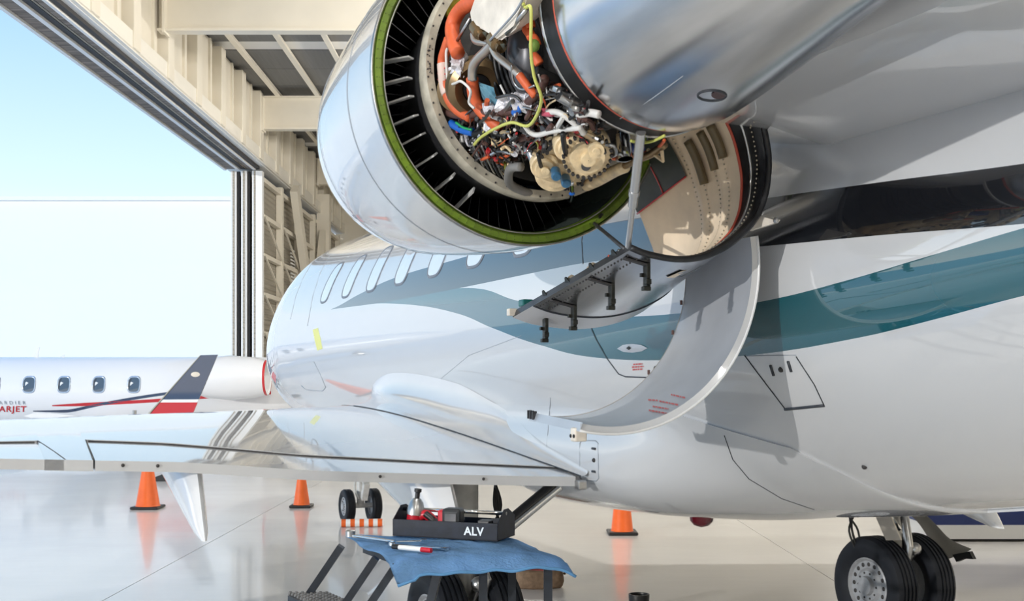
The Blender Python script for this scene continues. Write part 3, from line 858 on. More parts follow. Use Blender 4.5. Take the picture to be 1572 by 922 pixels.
E_tube('steel_pipe', [(727, 52), (731, 63), (752, 68), (763, 86), (785, 104), (798, 116)], .013, mat('pipe_steel', (.55, .48, .42), .3), .42)
E_tube('hose_wrap', [(680, 98), (681, 112), (683, 132), (687, 144)], .022, mat('pink_wrap', (.72, .55, .48), .5), .421)
for y in (104, 113, 122, 134): E_tube('hose_band', [(672+(y > 130)*3, y), (692+(y > 130)*4, y+1)], .003, RED, .425, 6)
# foil, fittings at the hose ends
for (x, y, rr, s) in ((704, 92, .42, (.03, .03, .045)), (708, 104, .41, (.035, .03, .04)), (700, 113, .42, (.025, .03, .03)), (752, 190, .41, (.03, .03, .03)), (815, 160, .40, (.045, .03, .03)), (800, 155, .40, (.04, .03, .03)), (763, 168, .39, (.05, .03, .03)), (775, 165, .39, (.035, .03, .035)), (788, 158, .39, (.025, .03, .03))):
    bm = NB(); ball(bm, at_e(x, y, rr), s, 10)
    for v in bm.verts: v.co += Vector((random.uniform(-1, 1), random.uniform(-1, 1), random.uniform(-1, 1)))*.010
    link('foil_wrap', bm, FOIL, core)
# reservoir tank
def tank():
    bm = NB()
    def ring(pts, rr): return [at_e(x, y, rr) for x, y in pts]
    A = [(740, -40), (815, -40), (805, -2), (790, 45), (763, 66), (741, 50), (722, 40), (724, 22)]
    front = ring(A, .46); back = [p+Vector((.10, .0, .06)) for p in front]
    prism_pts = front
    F = [bm.verts.new(p) for p in front]; B = [bm.verts.new(p) for p in back]
    bm.faces.new(F); bm.faces.new(B[::-1])
    for i in range(len(F)): bm.faces.new([F[i], F[(i+1) % len(F)], B[(i+1) % len(F)], B[i]])
    bmesh.ops.recalc_face_normals(bm, faces=bm.faces[:])
    bmesh.ops.bevel(bm, geom=bm.edges[:], offset=.012, segments=3, affect='EDGES')
    t = link('oil_tank', bm, TANKP, core, smooth=40)
    E_tube('tank_seam', [(752, 62), (790, 20), (806, -10)], .004, LLINE, .468, 6)
    for x, y in ((735, 45), (762, 63)):
        bm = NB(); lathe(bm, [(-.02, .028), (.02, .028), (.025, .018), (.045, .018)], at_e(x, y, .44), (0.1, -.7, -.7), 12); link('tank_fitting', bm, BRONZE, core, smooth=30)
    E_tube('tank_stay', [(778, 52), (808, 15)], .008, STEEL, .45, 8)
    E_tube('tank_stay', [(702, 62), (722, 28)], .006, STEEL, .44, 8)
tank()
# yellow disc behind the first hose
bm = NB(); p = at_e(703, 12, .40); lathe(bm, [(-.02, .05), (.0, .062), (.012, .06), (.014, .03), (.02, .03), (.02, .001)], p, (.25, -.9, -.35), 24); link('yellow_cap', bm, mat('yellow_cap', (.55, .45, .06), .4, var=.3, scale=30), core, smooth=30)
# bronze valve flange
p = at_e(731, 134, .36); bm = NB(); lathe(bm, [(.0, .05), (.02, .055), (.03, .085), (.01, .105), (-.03, .108), (-.05, .09)], p, (-.1, -.86, -.5), 32); link('valve_flange', bm, BRONZE, core, smooth=40)
bm = NB(); lathe(bm, [(-.05, .09), (.012, .05), (.015, .001)], p, (-.1, -.86, -.5), 24); link('valve_bore', bm, BLACK, core, smooth=True)
p = at_e(704, 140, .38); bm = NB(); lathe(bm, [(-.05, .07), (0, .08), (.01, .06), (.0, .045)], p, (-.4, -.8, -.4), 28); link('valve_flange', bm, BRONZE, core, smooth=40)
bm = NB()
V = grid(bm, [[at_e(734+6*i+2*j, 126+7*j+random.uniform(-2, 2)+2*i, .40+random.uniform(-.008, .008)) for i in range(5)] for j in range(5)])
bmesh.ops.solidify(bm, geom=bm.faces[:], thickness=.004); link('blue_tag', bm, SHIRT, core)
# dark drum near the rear ring
p = at_e(806, 82, .33); bm = NB(); ball(bm, p, (.055, .085, .135), 24); link('dark_drum', bm, mat('drum_grey', (.09, .09, .10), .35, metal=.3), core, smooth='all')
for x, y, x1, y1 in ((808, 44, 816, 58), (818, 58, 824, 70), (819, 86, 828, 98), (811, 30, 815, 42)):
    E_tube('orange_sleeve', [(x, y), ((x+x1)/2+1, (y+y1)/2), (x1, y1)], .016, ORANGE, .385)
E_ball('green_cap', 820, 70, .41, (.018, .018, .02), mat('cap_green', (.15, .25, .04), .4))
bm = NB(); box(bm, (0, 0, 0), (.09, .05, .03), Matrix.Translation(at_e(838, 118, .36)) @ Matrix.Rotation(.3, 4, 'Y'), bev=.006); link('black_bracket', bm, BLACK, core)
# coloured wires
E_tube('yellow_wire', [(803, 5), (807, 12), (815, 14), (815, 77), (820, 117), (831, 155), (813, 192), (785, 188), (757, 199), (738, 211), (728, 222)], .0055, YELW, .45, 8)
E_tube('white_pipe', [(838, 172), (855, 172), (870, 180), (890, 197), (896, 205)], .010, WHITEW, .43)
E_tube('white_pipe', [(806, 193), (814, 203), (826, 207), (850, 201), (892, 196)], .009, WHITEW, .44)
E_tube('white_pipe', [(888, 176), (905, 173), (920, 176)], .013, WHITEW, .42)
E_tube('brown_sleeve', [(683, 171), (700, 176), (722, 176), (745, 171), (775, 172), (800, 165), (828, 140), (836, 120)], .015, BROWNW, .41)
E_tube('brown_sleeve', [(790, 215), (812, 208), (835, 200), (850, 190)], .014, BROWNW, .41)
E_tube('blue_hose', [(692, 189), (700, 194), (712, 200), (726, 203)], .015, BLUEW, .42)
E_tube('green_wire', [(700, 188), (712, 196), (724, 199)], .005, mat('wire_green', (.02, .35, .12), .4), .435, 6)
E_tube('blue_hose', [(790, 173), (797, 168), (802, 163)], .013, BLUEW, .42)
E_tube('pink_sleeve', [(830, 171), (840, 173), (848, 173)], .013, mat('pink_sleeve', (.6, .1, .16), .5), .43)
E_tube('black_hose', [(727, 206), (745, 203), (765, 204), (778, 210)], .012, BLACK, .42)
E_tube('grey_hose', [(800, 256), (786, 257), (781, 266), (784, 283), (811, 296), (844, 301), (878, 298)], .017, mat('grey_hose', (.22, .21, .20), .4), .45)
# accessory gearbox
def gearbox():
    bm = NB()
    c = at_e(868, 252, .40)
    n = Vector((-.25, -.72, -.62)).normalized()
    out = [(826, 232), (842, 214), (866, 206), (900, 200), (922, 210), (932, 230), (928, 248), (915, 268), (890, 286), (858, 296), (830, 286), (818, 262)]
    f = [at_e(x, y, .425) for x, y in out]; 
    F = [bm.verts.new(p) for p in f]; B = [bm.verts.new(p-n*.12) for p in f]
    bm.faces.new(F); bm.faces.new(B[::-1])
    for i in range(len(F)): bm.faces.new([F[i], F[(i+1) % len(F)], B[(i+1) % len(F)], B[i]])
    bmesh.ops.recalc_face_normals(bm, faces=bm.faces[:])
    bmesh.ops.bevel(bm, geom=bm.edges[:], offset=.016, segments=3, affect='EDGES')
    g = link('gearbox', bm, GEARB, core, smooth=40)
    for (x, y, R0, h) in ((900, 232, .085, .05), (852, 262, .075, .035), (872, 222, .05, .04), (835, 250, .05, .05)):
        p = at_e(x, y, .43); bm = NB(); lathe(bm, [(-.03, R0), (h*.5, R0), (h*.6, R0*.9), (h*.6, R0*.72), (h, R0*.66), (h, R0*.3), (h*1.3, R0*.28), (h*1.3, .001)], p, n, 28); link('gearbox_cover', bm, GEARB, core, smooth=30)
    for (x, y) in ((852, 260), (867, 271)):
        p = at_e(x, y, .45)+n*.03; bm = NB(); lathe(bm, [(-.02, .018), (.02, .018), (.026, .014), (.026, .001)], p, n, 18); link('blue_plug', bm, BLUECAP, core, smooth=30)
    p = at_e(896, 240, .44)+n*.05; bm = NB(); lathe(bm, [(-.03, .016), (.02, .016), (.02, .001)], p, n, 14); link('dark_plug', bm, DSTEEL, core, smooth=30)
    p = at_e(913, 222, .44)+n*.03; bm = NB(); lathe(bm, [(0, .026), (.015, .026), (.015, .014), (.02, .012), (.02, .001)], p, n, 16); link('gearbox_port', bm, GEARB, core, smooth=30)
    bm = NB()
    for k in range(60):
        i = random.randrange(len(f)); t = random.random(); q = f[i]*(1-t)+f[(i+1) % len(f)]*t; q = q+(c-q)*random.uniform(.05, .25)
        lathe(bm, [(0, .007), (.02, .007), (.02, .001)], q+n*.0, n, 6)
    for k in range(26):
        t = 2*PI*k/26; p = at_e(900, 232, .43)+n*.02; u = n.orthogonal().normalized(); v = n.cross(u)
        lathe(bm, [(0, .006), (.02, .006), (.02, .001)], p+(u*math.cos(t)+v*math.sin(t))*.079, n, 6)
    link('gearbox_bolts', bm, DARKG, core)['kind'] = 'stuff'
    E_tube('black_hose', [(864, 205), (868, 232), (880, 258), (905, 268), (922, 262)], .009, BLACK, .47)
    E_tube('black_hose', [(826, 236), (833, 262), (850, 283), (868, 290)], .007, BLACK, .46)
    E_tube('steel_pipe', [(930, 222), (942, 224), (946, 236), (938, 240)], .006, STEEL, .43, 8)
    p = at_e(958, 224, .40); bm = NB(); lathe(bm, [(-.045, .024), (.04, .024), (.045, .02), (.06, .02), (.06, .001)], p, (0, .2, 1), 18); link('silver_canister', bm, CHROME, core, smooth=30)
    p = at_e(957, 240, .40); bm = NB(); box(bm, (0, 0, 0), (.045, .04, .035), Matrix.Translation(p), bev=.006); link('silver_fitting', bm, STEEL, core)
    E_tube('blue_hose', [(966, 226), (975, 228), (984, 228)], .016, mat('dark_blue_hose', (.01, .03, .2), .4), .39)
    E_tube('orange_wire', [(900, 300-85), (920, 236), (950, 244), (985, 236), (1010, 226), (1020, 215)], .006, ORANGE, .40, 6)
    E_tube('brown_sleeve', [(925, 262), (950, 258), (975, 246), (1000, 236), (1020, 222)], .014, BRONZE, .38)
    E_tube('brown_sleeve', [(900, 285), (920, 276), (945, 262), (960, 256)], .022, GEARB, .40)
    E_tube('yellow_wire', [(968, 216), (985, 219), (1003, 216), (1020, 208)], .005, YELW, .40, 6)
    p = at_e(1008, 236, .38); bm = NB(); tube(bm, [at_e(995, 230, .38), at_e(1018, 247, .39), at_e(1016, 232, .38), at_e(1012, 224, .37)], .007, 6, sm=0); link('hinge_fork', bm, GEARB, core)
gearbox()
# drain mast under the gearbox
E_tube('drain_pipe', [(877, 280), (878, 296), (876, 308)], .009, CHROME, .47, 8)
E_ball('blue_clip', 878, 297, .475, (.012, .012, .008), BLUEW)
# clutter: small lines, clips, connectors
def clutter():
    pal = [(STEEL, 46), (DSTEEL, 70), (BROWNW, 44), (WHITEW, 30), (BLACK, 90), (RED, 16), (YELW, 7), (GEARB, 22), (ORANGE, 12), (FOIL, 12)]
    reg = [(700, 190), (735, 215), (760, 240), (790, 230), (820, 215), (850, 190), (885, 180), (765, 215), (800, 200), (830, 180), (775, 255), (745, 240), (860, 170), (840, 150), (905, 200), (725, 225), (745, 185), (870, 200), (780, 185)]
    for m, cnt in pal:
        bm = NB()
        for _ in range(cnt):
            cx, cy = random.choice(reg); cx += random.uniform(-16, 16); cy += random.uniform(-14, 14)
            ang = random.uniform(0, 2*PI); L = random.uniform(10, 42); pts = []
            k = random.choice((2, 3, 4)); r0 = random.uniform(.38, .43)
            for i in range(k+1):
                x = cx+math.cos(ang)*L*(i/k-.5)+random.uniform(-4, 4); y = cy+math.sin(ang)*L*(i/k-.5)+random.uniform(-4, 4)
                pts.append(at_e(x, y, r0+random.uniform(-.02, .02)))
            tube(bm, pts, random.choice((.002, .003, .003, .004, .006, .009)), 6, sm=4)
        for _ in range(cnt//2):
            cx, cy = random.choice(reg); p = at_e(cx+random.uniform(-18, 18), cy+random.uniform(-16, 16), random.uniform(.37, .42))
            M = Matrix.Translation(p) @ Matrix.Rotation(random.uniform(0, 3), 4, 'X') @ Matrix.Rotation(random.uniform(0, 3), 4, 'Z')
            s = random.uniform(.008, .026)
            if random.random() < .5: box(bm, (0, 0, 0), (s, s*random.uniform(.6, 1.6), s*.8), M, bev=.002)
            else: lathe(bm, [(-s*.7, .001), (-s*.7, s*.5), (0, s*.5), (0, s*.35), (s*.7, s*.35), (s*.7, .001)], p, M.to_3x3() @ Vector((0, 0, 1)), 10)
        link('pipe_cluster', bm, m, core, smooth=40)['kind'] = 'stuff'
    # rods on the lower left of the frame ring
    for k in range(7):
        x0 = 722+k*7; E_tube('control_rod', [(x0-4, 216+k*2), (x0+10, 245+k*3), (x0+22, 268+k*2.6)], .005, STEEL if k % 2 else DSTEEL, .43, 6)
    # connectors in pale grey on the upper case
    for (x, y, s, m) in ((878, 158, .05, STEEL), (862, 145, .04, DSTEEL), (888, 165, .035, STEEL), (795, 225, .04, FOIL), (812, 228, .045, STEEL), (772, 232, .035, STEEL), (848, 192, .04, DSTEEL)):
        bm = NB(); lathe(bm, [(-s, .001), (-s, s*.4), (-s*.3, s*.4), (-s*.3, s*.55), (.2*s, s*.55), (.2*s, s*.35), (s, s*.35), (s, .001)], at_e(x, y, .40), (random.uniform(-.8, .8), random.uniform(-.6, .2), random.uniform(-.6, .6)), 14); link('pipe_connector', bm, m, core, smooth=30)
    for k in range(9):
        bm = NB(); r = .31+.004*k
        tube(bm, [EP(-2.28-.036*k, .30, t) for t in [math.radians(165+6*i) for i in range(14)]], .009, 8, sm=0); link('case_rib', bm, BLACK, core, smooth='all')
clutter()
# rear nacelle
bm = NB()
lathe(bm, [(-2.885, .37), (-2.890, .385), (-2.897, .388), (-2.904, .387), (-2.908, .382)], (EB, 0, EZ), AX, 96); link('firewall_ring', bm, STEEL, jet, smooth=40)
bm = NB(); lathe(bm, [(-2.905, .384), (-2.93, .379), (-2.96, .377), (-2.99, .380)], (EB, 0, EZ), AX, 96); link('firewall_seal', bm, BLACK, jet, smooth=True)
bm = NB(); lathe(bm, [(-2.985, .377), (-2.985, .385), (-2.995, .385), (-2.995, .377)], (EB, 0, EZ), AX, 96); link('fire_seal', bm, mat('seal_orange', (.6, .1, .06), .5), jet, smooth='all')
bm = NB(); lathe(bm, [(-2.995, .376), (-3.0, .388), (-3.015, .3915), (-3.08, .389), (-3.2, .372), (-3.4, .338), (-3.6, .30), (-3.8, .262), (-4.0, .225), (-4.03, .215), (-4.0, .205), (-3.7, .2)], (EB, 0, EZ), AX, 96); rn = link('rear_nacelle', bm, POLISH, jet, smooth=50)
bm = NB(); p = at_e(1093, 147, .383)
def oval(cx, cy, rx, ry, rr, w, name, m, par, fn):
    bm = NB(); tube(bm, [fn(cx+rx*math.cos(2*PI*k/24), cy+ry*math.sin(2*PI*k/24), rr) for k in range(25)], w, 6, sm=0); return link(name, bm, m, par, smooth='all')
NAC = [(-4.0, .225), (-3.8, .262), (-3.6, .30), (-3.4, .338), (-3.2, .372), (-3.08, .389), (-3.015, .3915)]
def at_n(x, y, off=0):
    r = .37
    for _ in range(12): r = .5*r+.5*(interp(at_e(x, y, r).y, NAC)+off)
    return at_e(x, y, r)
oval(1093, 147, 22, 8, .001, .003, 'drain_port', LINE, rn, at_n)
bm = NB(); bm.faces.new([bm.verts.new(at_n(1103+11*math.cos(2*PI*k/20), 146+6*math.sin(2*PI*k/20), .002)) for k in range(20)]); link('port_opening', bm, mat('port_dark', (.05, .015, .015), .3), rn)
bm = NB(); tube(bm, [at_n(x, y, .0005) for x, y in ((952, 182), (1000, 152), (1048, 117))], .0015, 5, sm=3); link('skin_seam', bm, LLINE, rn, smooth='all')
# pylon and its keel tube
def pylon():
    bm = NB(); rows = []
    for b in (-1.0, -1.15, -1.35, -1.55, -1.72, -1.80):
        t = (b+1.0)/-.8
        r = []
        zl = 2.62+.06*t; zu = 3.30-.12*t
        a0, a1 = -5.2+.3*t, -1.75-.45*t
        for k in range(33):
            u = k/32; a = a0+(a1-a0)*u; f = min(1, 4.0*(1-u))**.5*min(1, 2.5*u+.06)
            r.append((b, a, (zl+zu)/2-(zu-zl)/2*f))
        for k in range(32, -1, -1):
            u = k/32; a = a0+(a1-a0)*u; f = min(1, 4.0*(1-u))**.5*min(1, 2.5*u+.06)
            r.append((b, a, (zl+zu)/2+(zu-zl)/2*f+.0005))
        rows.append(r)
    grid(bm, rows, False, True, 0, True, True)
    pl = link('engine_pylon', bm, WHITE, jet, smooth=50)
    bm = NB(); tube(bm, [at_b(x, y, -1.80) for x, y in ((1146, 124), (1200, 88), (1270, 41), (1345, -8), (1420, -60))], .022, 12); link('keel_tube', bm, mat('keel_dark_chrome', (.22, .25, .27), .12, metal=1), jet, smooth='all')
    bm = NB(); tube(bm, [at_b(x, y, -1.78) for x, y in ((1150, 130), (1204, 95), (1274, 48), (1350, -1), (1425, -52))], .020, 12); link('keel_seal', bm, SOOT, jet, smooth='all')
pylon()

# ---- opened core cowl door
def arc_resample(P, n):
    P = smoothpath(P, 8); L = [0]
    for a, b in zip(P, P[1:]): L.append(L[-1]+(b-a).length)
    out = []; j = 0
    for k in range(n+1):
        s = L[-1]*k/n
        while j < len(L)-2 and L[j+1] < s: j += 1
        t = (s-L[j])/max(1e-9, L[j+1]-L[j]); out.append(P[j].lerp(P[j+1], t))
    return out
def core_door():
    NT, NS = 64, 40
    A = arc_resample([at_a(x, y, -2.58) for x, y in ((968, 383), (994, 393), (1040, 401), (1085, 396), (1127, 374), (1160, 341), (1176, 306), (1182, 270), (1182, 234), (1171, 182), (1151, 140), (1130, 112))], NT)
    Fo = arc_resample([at_a(x, y, -1.75) for x, y in ((787, 487), (815, 497), (852, 503), (890, 505), (930, 500), (970, 487), (1002, 466), (1018, 435), (1015, 395), (1001, 355), (985, 315), (965, 275), (950, 248))], NT)
    S = [[A[i].lerp(Fo[i], j/NS) for i in range(NT+1)] for j in range(NS+1)]
    ca = sum(A, Vector())/len(A); cf = sum(Fo, Vector())/len(Fo)
    def inn(i, j, d):
        P = S[j][i]; t = S[j][min(i+1, NT)]-S[j][max(i-1, 0)]; u = Fo[i]-A[i]
        n = t.cross(u).normalized(); c = ca.lerp(cf, j/NS)
        if n.dot(c-P) < 0: n = -n
        return P+n*d
    sp = int(NS*.80)
    bm = NB(); grid(bm, S[:sp+1])
    o = link('core_cowl_door', bm, POLISH, jet, smooth='all')
    bm = NB(); grid(bm, S[sp:]); 
    grid(bm, [[inn(i, NS, 0.0) for i in range(NT+1)], [inn(i, NS, .03) for i in range(NT+1)]])
    link('forward_skin', bm, mat('skin_light_grey', (.60, .60, .62), .35, coat=.3), o, smooth='all')
    bm = NB(); tube(bm, [inn(i, sp, -.001) for i in range(0, NT+1)], .0035, 5, sm=0); link('skin_joint', bm, LINE, o, smooth='all')
    # inner liner: black seal land at the aft edge, cream beyond, dark panel high up
    sj = 7
    bm = NB(); grid(bm, [[inn(i, j, .028 if j else .006) for i in range(NT+1)] for j in range(0, sj+1)]); grid(bm, [[S[0][i] for i in range(NT+1)], [inn(i, 0, .006) for i in range(NT+1)]])
    link('seal_land', bm, SOOT, o, smooth='all')
    bm = NB(); tube(bm, [inn(i, 0, .008) for i in range(NT+1)], .012, 8, sm=0); link('aft_rim', bm, SOOT, o, smooth='all')
    bm = NB(); tube(bm, [inn(i, 4, .03) for i in range(NT+1)], .006, 8, sm=0); link('rim_bead', bm, STEEL, o, smooth='all')
    bm = NB(); tube(bm, [inn(i, sj, .03) for i in range(NT+1)], .006, 8, sm=0); link('fire_seal', bm, mat('seal_orange', (.6, .1, .06), .5), o, smooth='all')
    bm = NB()
    def dep(j):
        return .03+(.014 if j in (12, 13, 19, 20) else 0)
    grid(bm, [[inn(i, j, dep(j)) for i in range(NT+1)] for j in range(sj, NS+1)])
    link('door_liner', bm, CREAM, o, smooth='all')
    i0 = int(NT*.83)
    bm = NB(); grid(bm, [[inn(i, j, .040) for i in range(i0, NT+1)] for j in range(22, NS+1)]); grid(bm, [[inn(i0, j, .03) for j in range(22, NS+1)], [inn(i0, j, .04) for j in range(22, NS+1)]]); link('liner_panel', bm, OLIVE, o, smooth='all')
    bm = NB(); tube(bm, [inn(i0, j, .042) for j in range(22, NS+1)], .004, 6, sm=0); tube(bm, [inn(i, 30, .042) for i in range(i0, NT+1)], .003, 6, sm=0); link('panel_sealant', bm, RED, o, smooth='all')
    bm = NB()
    for j in (11, 14, 18, 21):
        for i in range(2, NT, 1): ball(bm, inn(i, j, .034), (.0035, .0035, .0035), 6)
    for i in range(1, NT): ball(bm, inn(i, 2, .032), (.0035, .0035, .0035), 6)
    link('rivet_row', bm, mat('rivet_tan', (.55, .48, .38), .4, metal=.5), o)['kind'] = 'stuff'
    # dark ribs (hinge brackets) high on the liner
    for q, j in enumerate((10, 13, 17)):
        bm = NB(); P = [inn(i, j, .05) for i in range(int(NT*.80)-q, int(NT*.94))]; tube(bm, P, .018, 8, sm=0); link('hinge_bracket', bm, mat('bracket_olive', (.16, .12, .06), .4), o, smooth='all')
    for cx, cy, rx, ry in ((1057, 378, 13, 11), (1031, 385, 9, 7)):
        best = None
        for i in range(3, 22):
            for j in range(sj, NS):
                p = inn(i, j, .036); w = JO+JR*p.x+JF*p.y+Vector((0, 0, p.z)); x = 786+FPX*w.x/w.y; y = HORIZON-FPX*(w.z-CAMH)/w.y
                d = (x-cx)**2+(y-cy)**2
                if best is None or d < best[0]: best = (d, i, j)
        _, i, j = best
        c = inn(i, j, .036); t = (inn(i+1, j, .036)-c).normalized(); u = (inn(i, j+1, .036)-c).normalized()
        bm = NB(); tube(bm, [c+t*.03*math.cos(2*PI*k/20)+u*.05*math.sin(2*PI*k/20) for k in range(21)], .003, 6, sm=0); link('access_cover', bm, BROWNW, o)
    # free edge strip with fasteners
    bm = NB()
    grid(bm, [[inn(0, j, 0) for j in range(NS+1)], [inn(0, j, .03) for j in range(NS+1)]]); link('free_edge', bm, DSTEEL, o)
    bm = NB()
    for j in range(2, sp, 1):
        for i in (1, 3): ball(bm, inn(i, j, -.001), (.0035, .0035, .0035), 6)
    link('edge_fasteners', bm, DARKG, o)['kind'] = 'stuff'
    # latches hanging from the lower edge
    for j, i in ((3, 6), (14, 6), (27, 6), (36, 5)):
        p = inn(i, j, -.004); g = (S[j+1][i]-S[j][i]).normalized()
        bm = NB(); box(bm, (p.x, p.y, p.z-.035), (.016, .03, .085), bev=.003); box(bm, (p.x-.004, p.y-.014, p.z-.06), (.022, .02, .02), bev=.003); box(bm, (p.x-.004, p.y+.012, p.z-.035), (.03, .012, .014)); box(bm, (p.x-.01, p.y-.012, p.z-.085), (.03, .022, .016), bev=.003)
        l = link('latch', bm, LATCHM, o)
        if j < 30:
            bm = NB(); a = inn(1, j, -.004); b = inn(i, j, -.004); bar(bm, a, b, .028, .006, up=(0, 0, 1)); link('latch_slot', bm, DARKG, o)
    for j in (5, 12, 20, 28):
        p = inn(0, j, .015); bm = NB(); prism(bm, [p+Vector((0, -.02, 0)), p+Vector((0, .02, 0)), p+Vector((-.005, .016, .020)), p+Vector((-.005, .008, .024))], (.006, 0, 0)); link('edge_tab', bm, LATCHM, o)
    # corner block at the forward free corner
    p = inn(0, NS, .015); bm = NB(); box(bm, (p.x, p.y, p.z+.008), (.05, .03, .03), bev=.004); link('corner_fitting', bm, TANKP, o)
    bm = NB(); P = inn(0, NS-2, .04); box(bm, (P.x+.03, P.y, P.z+.012), (.05, .05, .03), bev=.006); link('corner_fitting', bm, mat('teal_dark', (.006, .12, .12), .3), o)
    # air scoop cut near the latches
    c = inn(14, 8, -.003); d = inn(20, 11, -.003); e_ = inn(23, 8, -.003); f_ = inn(15, 5, -.003)
    bm = NB(); bm.faces.new([bm.verts.new(q) for q in (c, d, e_, f_)]); link('scoop_opening', bm, OLIVE, o)
    bm = NB(); q = [c, c.lerp(d, .5), f_.lerp(e_, .45), f_]; n = (q[1]-q[0]).cross(q[3]-q[0]).normalized()*(-.002)
    bm.faces.new([bm.verts.new(v+(S[8][14]-inn(14, 8, .01)).normalized()*.002) for v in q]); link('scoop_liner', bm, CREAM, o)
    # hold-open rods
    bm = NB(); t0 = at_e(984, 203, .385); t1 = inn(0, 1, .02); m_ = t0.lerp(t1, .62)
    tube(bm, [t0, m_], .016, 12, sm=0); tube(bm, [m_, t1], .010, 12, sm=0); q = t0.lerp(t1, .48); tube(bm, [q, t0.lerp(t1, .52)], .019, 12, sm=0); link('hold_open_rod', bm, mat('rod_grey', (.55, .55, .55), .25, metal=.7), o, smooth=40)
    bm = NB(); tube(bm, [EP(-1.97, .60, math.radians(-55)), at_a(912, 343, -1.97), inn(0, 2, .02)], .008, 8, sm=0); link('hold_open_rod', bm, DSTEEL, o, smooth='all')
    return o
core_door()
# ---- opened fan cowl door (curved band)
def fan_door():
    def C(a, r, t):
        u = (a+2.5)/.6; return Vector((-1.949+.081*u+r*math.cos(t), a, 2.18+.019*u+r*math.sin(t)))
    t0, t1 = math.radians(-102.5), math.radians(10)
    N, M = 64, 10
    bm = NB(); rows = []
    for j in range(M+1): rows.append([C(-2.5+.6*j/M, .634, t0+(t1-t0)*k/N) for k in range(N+1)])
    grid(bm, rows)
    o = link('fan_cowl_door', bm, WHITE, jet, smooth='all')
    bm = NB(); rows = []
    for j in range(M+1): rows.append([C(-2.49+.58*j/M, .606, t0+.01+(t1-t0-.01)*k/N) for k in range(N+1)])
    grid(bm, rows); link('inner_skin', bm, GREYB, o, smooth='all')
    for a, m in ((-2.5, WHITE), (-1.9, TANKP)):
        bm = NB(); grid(bm, [[C(a, .634, t0+(t1-t0)*k/N) for k in range(N+1)], [C(a+(.01 if a < -2 else -.01), .604, t0+(t1-t0)*k/N) for k in range(N+1)]]); link('door_edge', bm, m, o, smooth='all')
        bm = NB(); tube(bm, [C(a, .630, t0+(t1-t0)*k/N) for k in range(N+1)], .005, 8, sm=0); link('edge_bead', bm, mat('bead_white', (.78, .78, .78), .3), o, smooth='all')
    bm = NB(); grid(bm, [[C(-2.5+.6*j/M, .634, t0) for j in range(M+1)], [C(-2.5+.6*j/M, .600, t0+.006) for j in range(M+1)]]); link('lower_edge', bm, GREYB, o)
    for a in (-1.90, -1.93, -1.965):
        p = C(a, .615, t0); bm = NB(); box(bm, (p.x, p.y, p.z+.005), (.02, .008, .034), bev=.002); link('corner_rib', bm, DSTEEL, o)
    p = C(-2.44, .635, t0+.03); bm = NB(); box(bm, (p.x, p.y, p.z-.01), (.05, .04, .05), bev=.006); br = link('latch_bracket', bm, TANKP, o)
    bm = NB()
    for d in (-.012, .012): ball(bm, (p.x-.026, p.y+d, p.z-.015), (.004, .007, .007), 8)
    link('bracket_holes', bm, BLACK, o)
    for t in (-12, -25, -45):
        q = C(-1.9, .60, math.radians(t)); bm = NB(); box(bm, q, (.008, .012, .02), bev=.002); link('edge_hook', bm, BROWNW, o)
    def f(x, y): return at_inner(x, y)
    def at_inner(x, y):
        d = jray(x, y); lo = None
        best = None
        for k in range(500):
            t = 3+k*.006; P = EYE+d*t; u = (P.y+2.5)/.6; r = math.hypot(P.x+1.949-.081*u, P.z-2.18-.019*u)
            if -2.5 < P.y < -1.9 and r > .603 and best is None and k > 0 and lo is not None and lo <= .603: best = P
            lo = r
        return best if best else EYE+d*5
    marks('stencil_lettering', [(1030, 604, 1052, 609), (995, 612, 1010, 613), (1012, 614, 1042, 620), (1002, 622, 1026, 626), (996, 628, 1030, 634)], REDM, o, at_inner)
    # hinge bracket plate at the top
    bm = NB(); prism(bm, [at_b(x, y, -1.36) for x, y in ((1160, 329), (1176, 334), (1190, 338), (1194, 337), (1190, 342), (1150, 354))], (.012, 0, 0)); link('hinge_plate', bm, TANKP, o)
    bm = NB(); ball(bm, at_b(1191, 338, -1.36), (.01, .012, .012), 8); link('hinge_pin', bm, STEEL, o)
fan_door()

